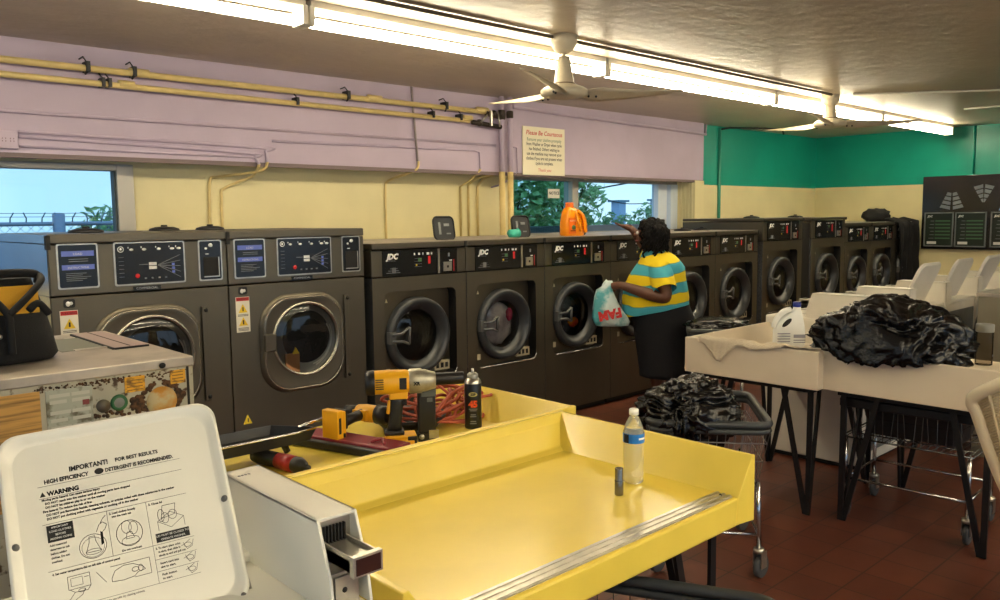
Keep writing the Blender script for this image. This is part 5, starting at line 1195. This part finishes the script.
# face features
b=B(skin); b.M=Matrix.Translation(-PO)
b.sphere(W3(.192,0,1.445),(.016,.016,.02),10,8)
for s in (1,-1): b.sphere(W3(.10,s*.088,1.45),(.012,.012,.025),8,6)
b.build('nose_and_ears',None,person)
b=B(white); b.M=Matrix.Translation(-PO)
for s in (1,-1): b.sphere(W3(.175,s*.03,1.465),.012,10,8)
b.m(seam)
for s in (1,-1): b.sphere(W3(.185,s*.03,1.465),.006,8,6)
b.build('eyes',None,person)
b=B(mat('lips',(110,50,46),.5)); b.M=Matrix.Translation(-PO); b.sphere(W3(.178,0,1.40),(.014,.022,.008),10,6); b.build('mouth',None,person)
# hair: curly bob
random.seed(5); bm=bmesh.new(); bmesh.ops.create_icosphere(bm,subdivisions=5,radius=1)
for v in bm.verts:
    p=v.co; r=1+.16*noise.noise(p*3.2)+.10*noise.noise(p*8)+.05*noise.noise(p*17)
    q=fw*(p.x*.128)+lf*(p.y*.125)+Vector((0,0,p.z*.155)); q*=r
    # open the face side
    lx=q.dot(fw)
    if lx>.05 and q.z<.06: q-=fw*(lx-.05)*.9
    v.co=q+fw*.055+Vector((0,0,1.43))
me=bpy.data.meshes.new('hair'); bm.to_mesh(me); bm.free(); me.materials.append(hairm)
for p in me.polygons: p.use_smooth=True
o=bpy.data.objects.new('hair',me); COL.objects.link(o); o.parent=person
b=B(hairm); b.M=Matrix.Translation(-PO)
for i in range(110):
    a=random.uniform(0,2*PI); 
    if abs(a)<.7 or a>2*PI-.7: continue
    base=W3(.055+.115*math.cos(a),.115*math.sin(a),random.uniform(1.36,1.52)); pts=[base+Vector((.012*math.sin(k*1.7+i),.012*math.cos(k*1.7+i),-.022*k)) for k in range(random.randint(4,6))]
    b.tube(pts,.009,5)
b.build('hair_curls',None,o)
# shirt
stripe=bpy.data.materials.new('striped shirt'); stripe.use_nodes=True; nt=stripe.node_tree; bs=nt.nodes['Principled BSDF']; bs.inputs['Roughness'].default_value=.85
tc=nt.nodes.new('ShaderNodeTexCoord'); se=nt.nodes.new('ShaderNodeSeparateXYZ'); nt.links.new(tc.outputs['Object'],se.inputs[0])
def mth(op,a,b_): 
    n=nt.nodes.new('ShaderNodeMath'); n.operation=op
    for i,x in enumerate((a,b_)):
        if x is None: continue
        if hasattr(x,'is_output'): nt.links.new(x,n.inputs[i])
        else: n.inputs[i].default_value=x
    return n.outputs[0]
nzz=nt.nodes.new('ShaderNodeTexNoise'); nzz.inputs['Scale'].default_value=5; nt.links.new(tc.outputs['Object'],nzz.inputs['Vector'])
zz=mth('ADD',se.outputs['Z'],mth('MULTIPLY',nzz.outputs['Fac'],.05)); zz=mth('ADD',zz,mth('MULTIPLY',se.outputs['X'],-.12))
ph=mth('FRACT',mth('DIVIDE',zz,.158),None); st=mth('GREATER_THAN',ph,.5); edge_=mth('GREATER_THAN',mth('FRACT',mth('DIVIDE',zz,.079),None),.93)
m1=nt.nodes.new('ShaderNodeMix'); m1.data_type='RGBA'; m1.inputs[6].default_value=(*lin((236,206,16)),1); m1.inputs[7].default_value=(*lin((70,172,190)),1); nt.links.new(st,m1.inputs[0])
m2_=nt.nodes.new('ShaderNodeMix'); m2_.data_type='RGBA'; m2_.inputs[7].default_value=(*lin((120,150,120)),1); nt.links.new(m1.outputs[2],m2_.inputs[6]); nt.links.new(edge_,m2_.inputs[0]); nt.links.new(m2_.outputs[2],bs.inputs['Base Color'])
def ringp(fc,lc,z,hf,hl,n=36,wob=0.,tilt=0.):
    return [W3(fc+hf*math.cos(a)*(1+wob*math.sin(5*a)),lc+hl*math.sin(a)*(1+wob*math.cos(7*a)),z+tilt*math.cos(a)) for a in [2*PI*i/n for i in range(n)]]
b=B(stripe); b.M=Matrix.Translation(-PO)
b.loft([ringp(.02,0,.845,.255,.22,wob=.02,tilt=-.055),ringp(.03,0,.875,.262,.228,wob=.015,tilt=-.045),ringp(.03,0,.95,.265,.23,wob=.015),ringp(.03,0,1.04,.25,.225,wob=.01),ringp(.02,0,1.12,.225,.22,wob=.01),ringp(.0,0,1.19,.20,.21),ringp(.0,0,1.24,.165,.185),ringp(.015,0,1.275,.135,.145,tilt=-.01),ringp(.04,0,1.305,.09,.09,tilt=-.02),ringp(.05,0,1.325,.078,.078,tilt=-.02)],cap=False)
for s,sh,el in ((1,(0,.15,1.205),(-.055,.255,1.03)),(-1,(.02,-.15,1.205),(.10,-.26,1.27))):
    A=W3(*sh); D_2=W3(*el); b.tube([A,A.lerp(D_2,.4),A.lerp(D_2,.8),D_2],.09,18,rs=[.088,.095,.092,.090],caps=False)
b.build('striped_shirt',None,person)
b=B(mat('turquoise collar',(70,172,190),.85)); b.M=Matrix.Translation(-PO)
b.loft([ringp(.045,0,1.29,.105,.105,tilt=-.02),ringp(.05,0,1.335,.088,.088,tilt=-.02),ringp(.05,0,1.34,.075,.075,tilt=-.02)],cap=False); b.build('collar',None,person)
# skirt
b=B(navy); b.M=Matrix.Translation(-PO)
b.loft([ringp(.0,0,.92,.20,.18),ringp(-.0,0,.87,.235,.205,tilt=-.02),ringp(-.03,0,.78,.25,.22,wob=.01),ringp(-.045,0,.65,.238,.225,wob=.02),ringp(-.055,0,.50,.225,.23,wob=.03),ringp(-.065,0,.35,.215,.235,wob=.035),ringp(-.065,0,.32,.215,.235,wob=.035),ringp(-.065,0,.325,.195,.21,wob=.03)],cap=False); b.build('skirt',None,person)
b=B(cloth_black); b.M=Matrix.Translation(-PO)
for s in (1,-1):
    b.sphere(W3(.05,s*.105,.045),(.06,.06,.045),14,8); b.sphere(W3(.12,s*.11,.035),(.055,.055,.035),14,8); b.sphere(W3(-.02,s*.10,.045),(.05,.05,.045),14,8)
b.build('shoes',None,person)
# plastic bag in the hand
hb=W3(.40,.16,1.06)
t=thing('plastic_bag','white plastic bag with red lettering held in the person\'s left hand','bag',tuple(hb-Vector((0,0,.02))))
ur=R2.copy(); ur.z=0; ur.normalize(); dn=Vector((ur.y*-1,ur.x,0)); dn=-Vector((co.matrix_world.translation-hb).xy.normalized().to_3d())  # away from the camera side
b=B(mat('white bag film',(196,214,214),.35,rgb2=(84,168,176),vscale=7,mask=(.52,.64),bump=.5,bscale=24)); rings=[]
for z,hw,hd_,sx_ in ((.05,.02,.012,.02),(.02,.035,.02,.01),(-.02,.065,.035,-.02),(-.08,.085,.05,-.02),(-.16,.11,.06,-.005),(-.24,.14,.065,.02),(-.28,.145,.06,.03),(-.31,.13,.04,.04),(-.315,.05,.02,.04)):
    rings.append([ur*(sx_+hw*math.cos(a)*(1+.06*math.sin(3*a+z*40)))+dn*(hd_*math.sin(a)*(1+.2*math.sin(5*a+z*60)))+Vector((0,0,z-(.015 if math.cos(a)>0 else 0)*(z<-.2)*0)) for a in [2*PI*i/28 for i in range(28)]])
b.loft(rings); b.tube([ur*-.045+Vector((0,0,-.03)),ur*-.03+Vector((0,0,.02)),Vector((0,0,.055))],.012,7); b.build('bag_body',None,t)
b=B(redprint); ub=(Vector((0,0,-1))*.97+ur*.2).normalized(); rb=(-ur*.97+Vector((0,0,-1))*.2).normalized()
b.text('FAM',ur*.105+Vector((0,0,-.16))-dn*.078,rb,ub,.10,'LEFT',bold=.006,sx=.95); b.build('red_lettering',None,t)
bpy.context.view_layer.update()
# ------------------------------------------------------------------ render look
S.view_settings.view_transform='Standard'; S.view_settings.look='None'; S.view_settings.gamma=1; S.view_settings.exposure=1.12; S.view_settings.use_curve_mapping=False
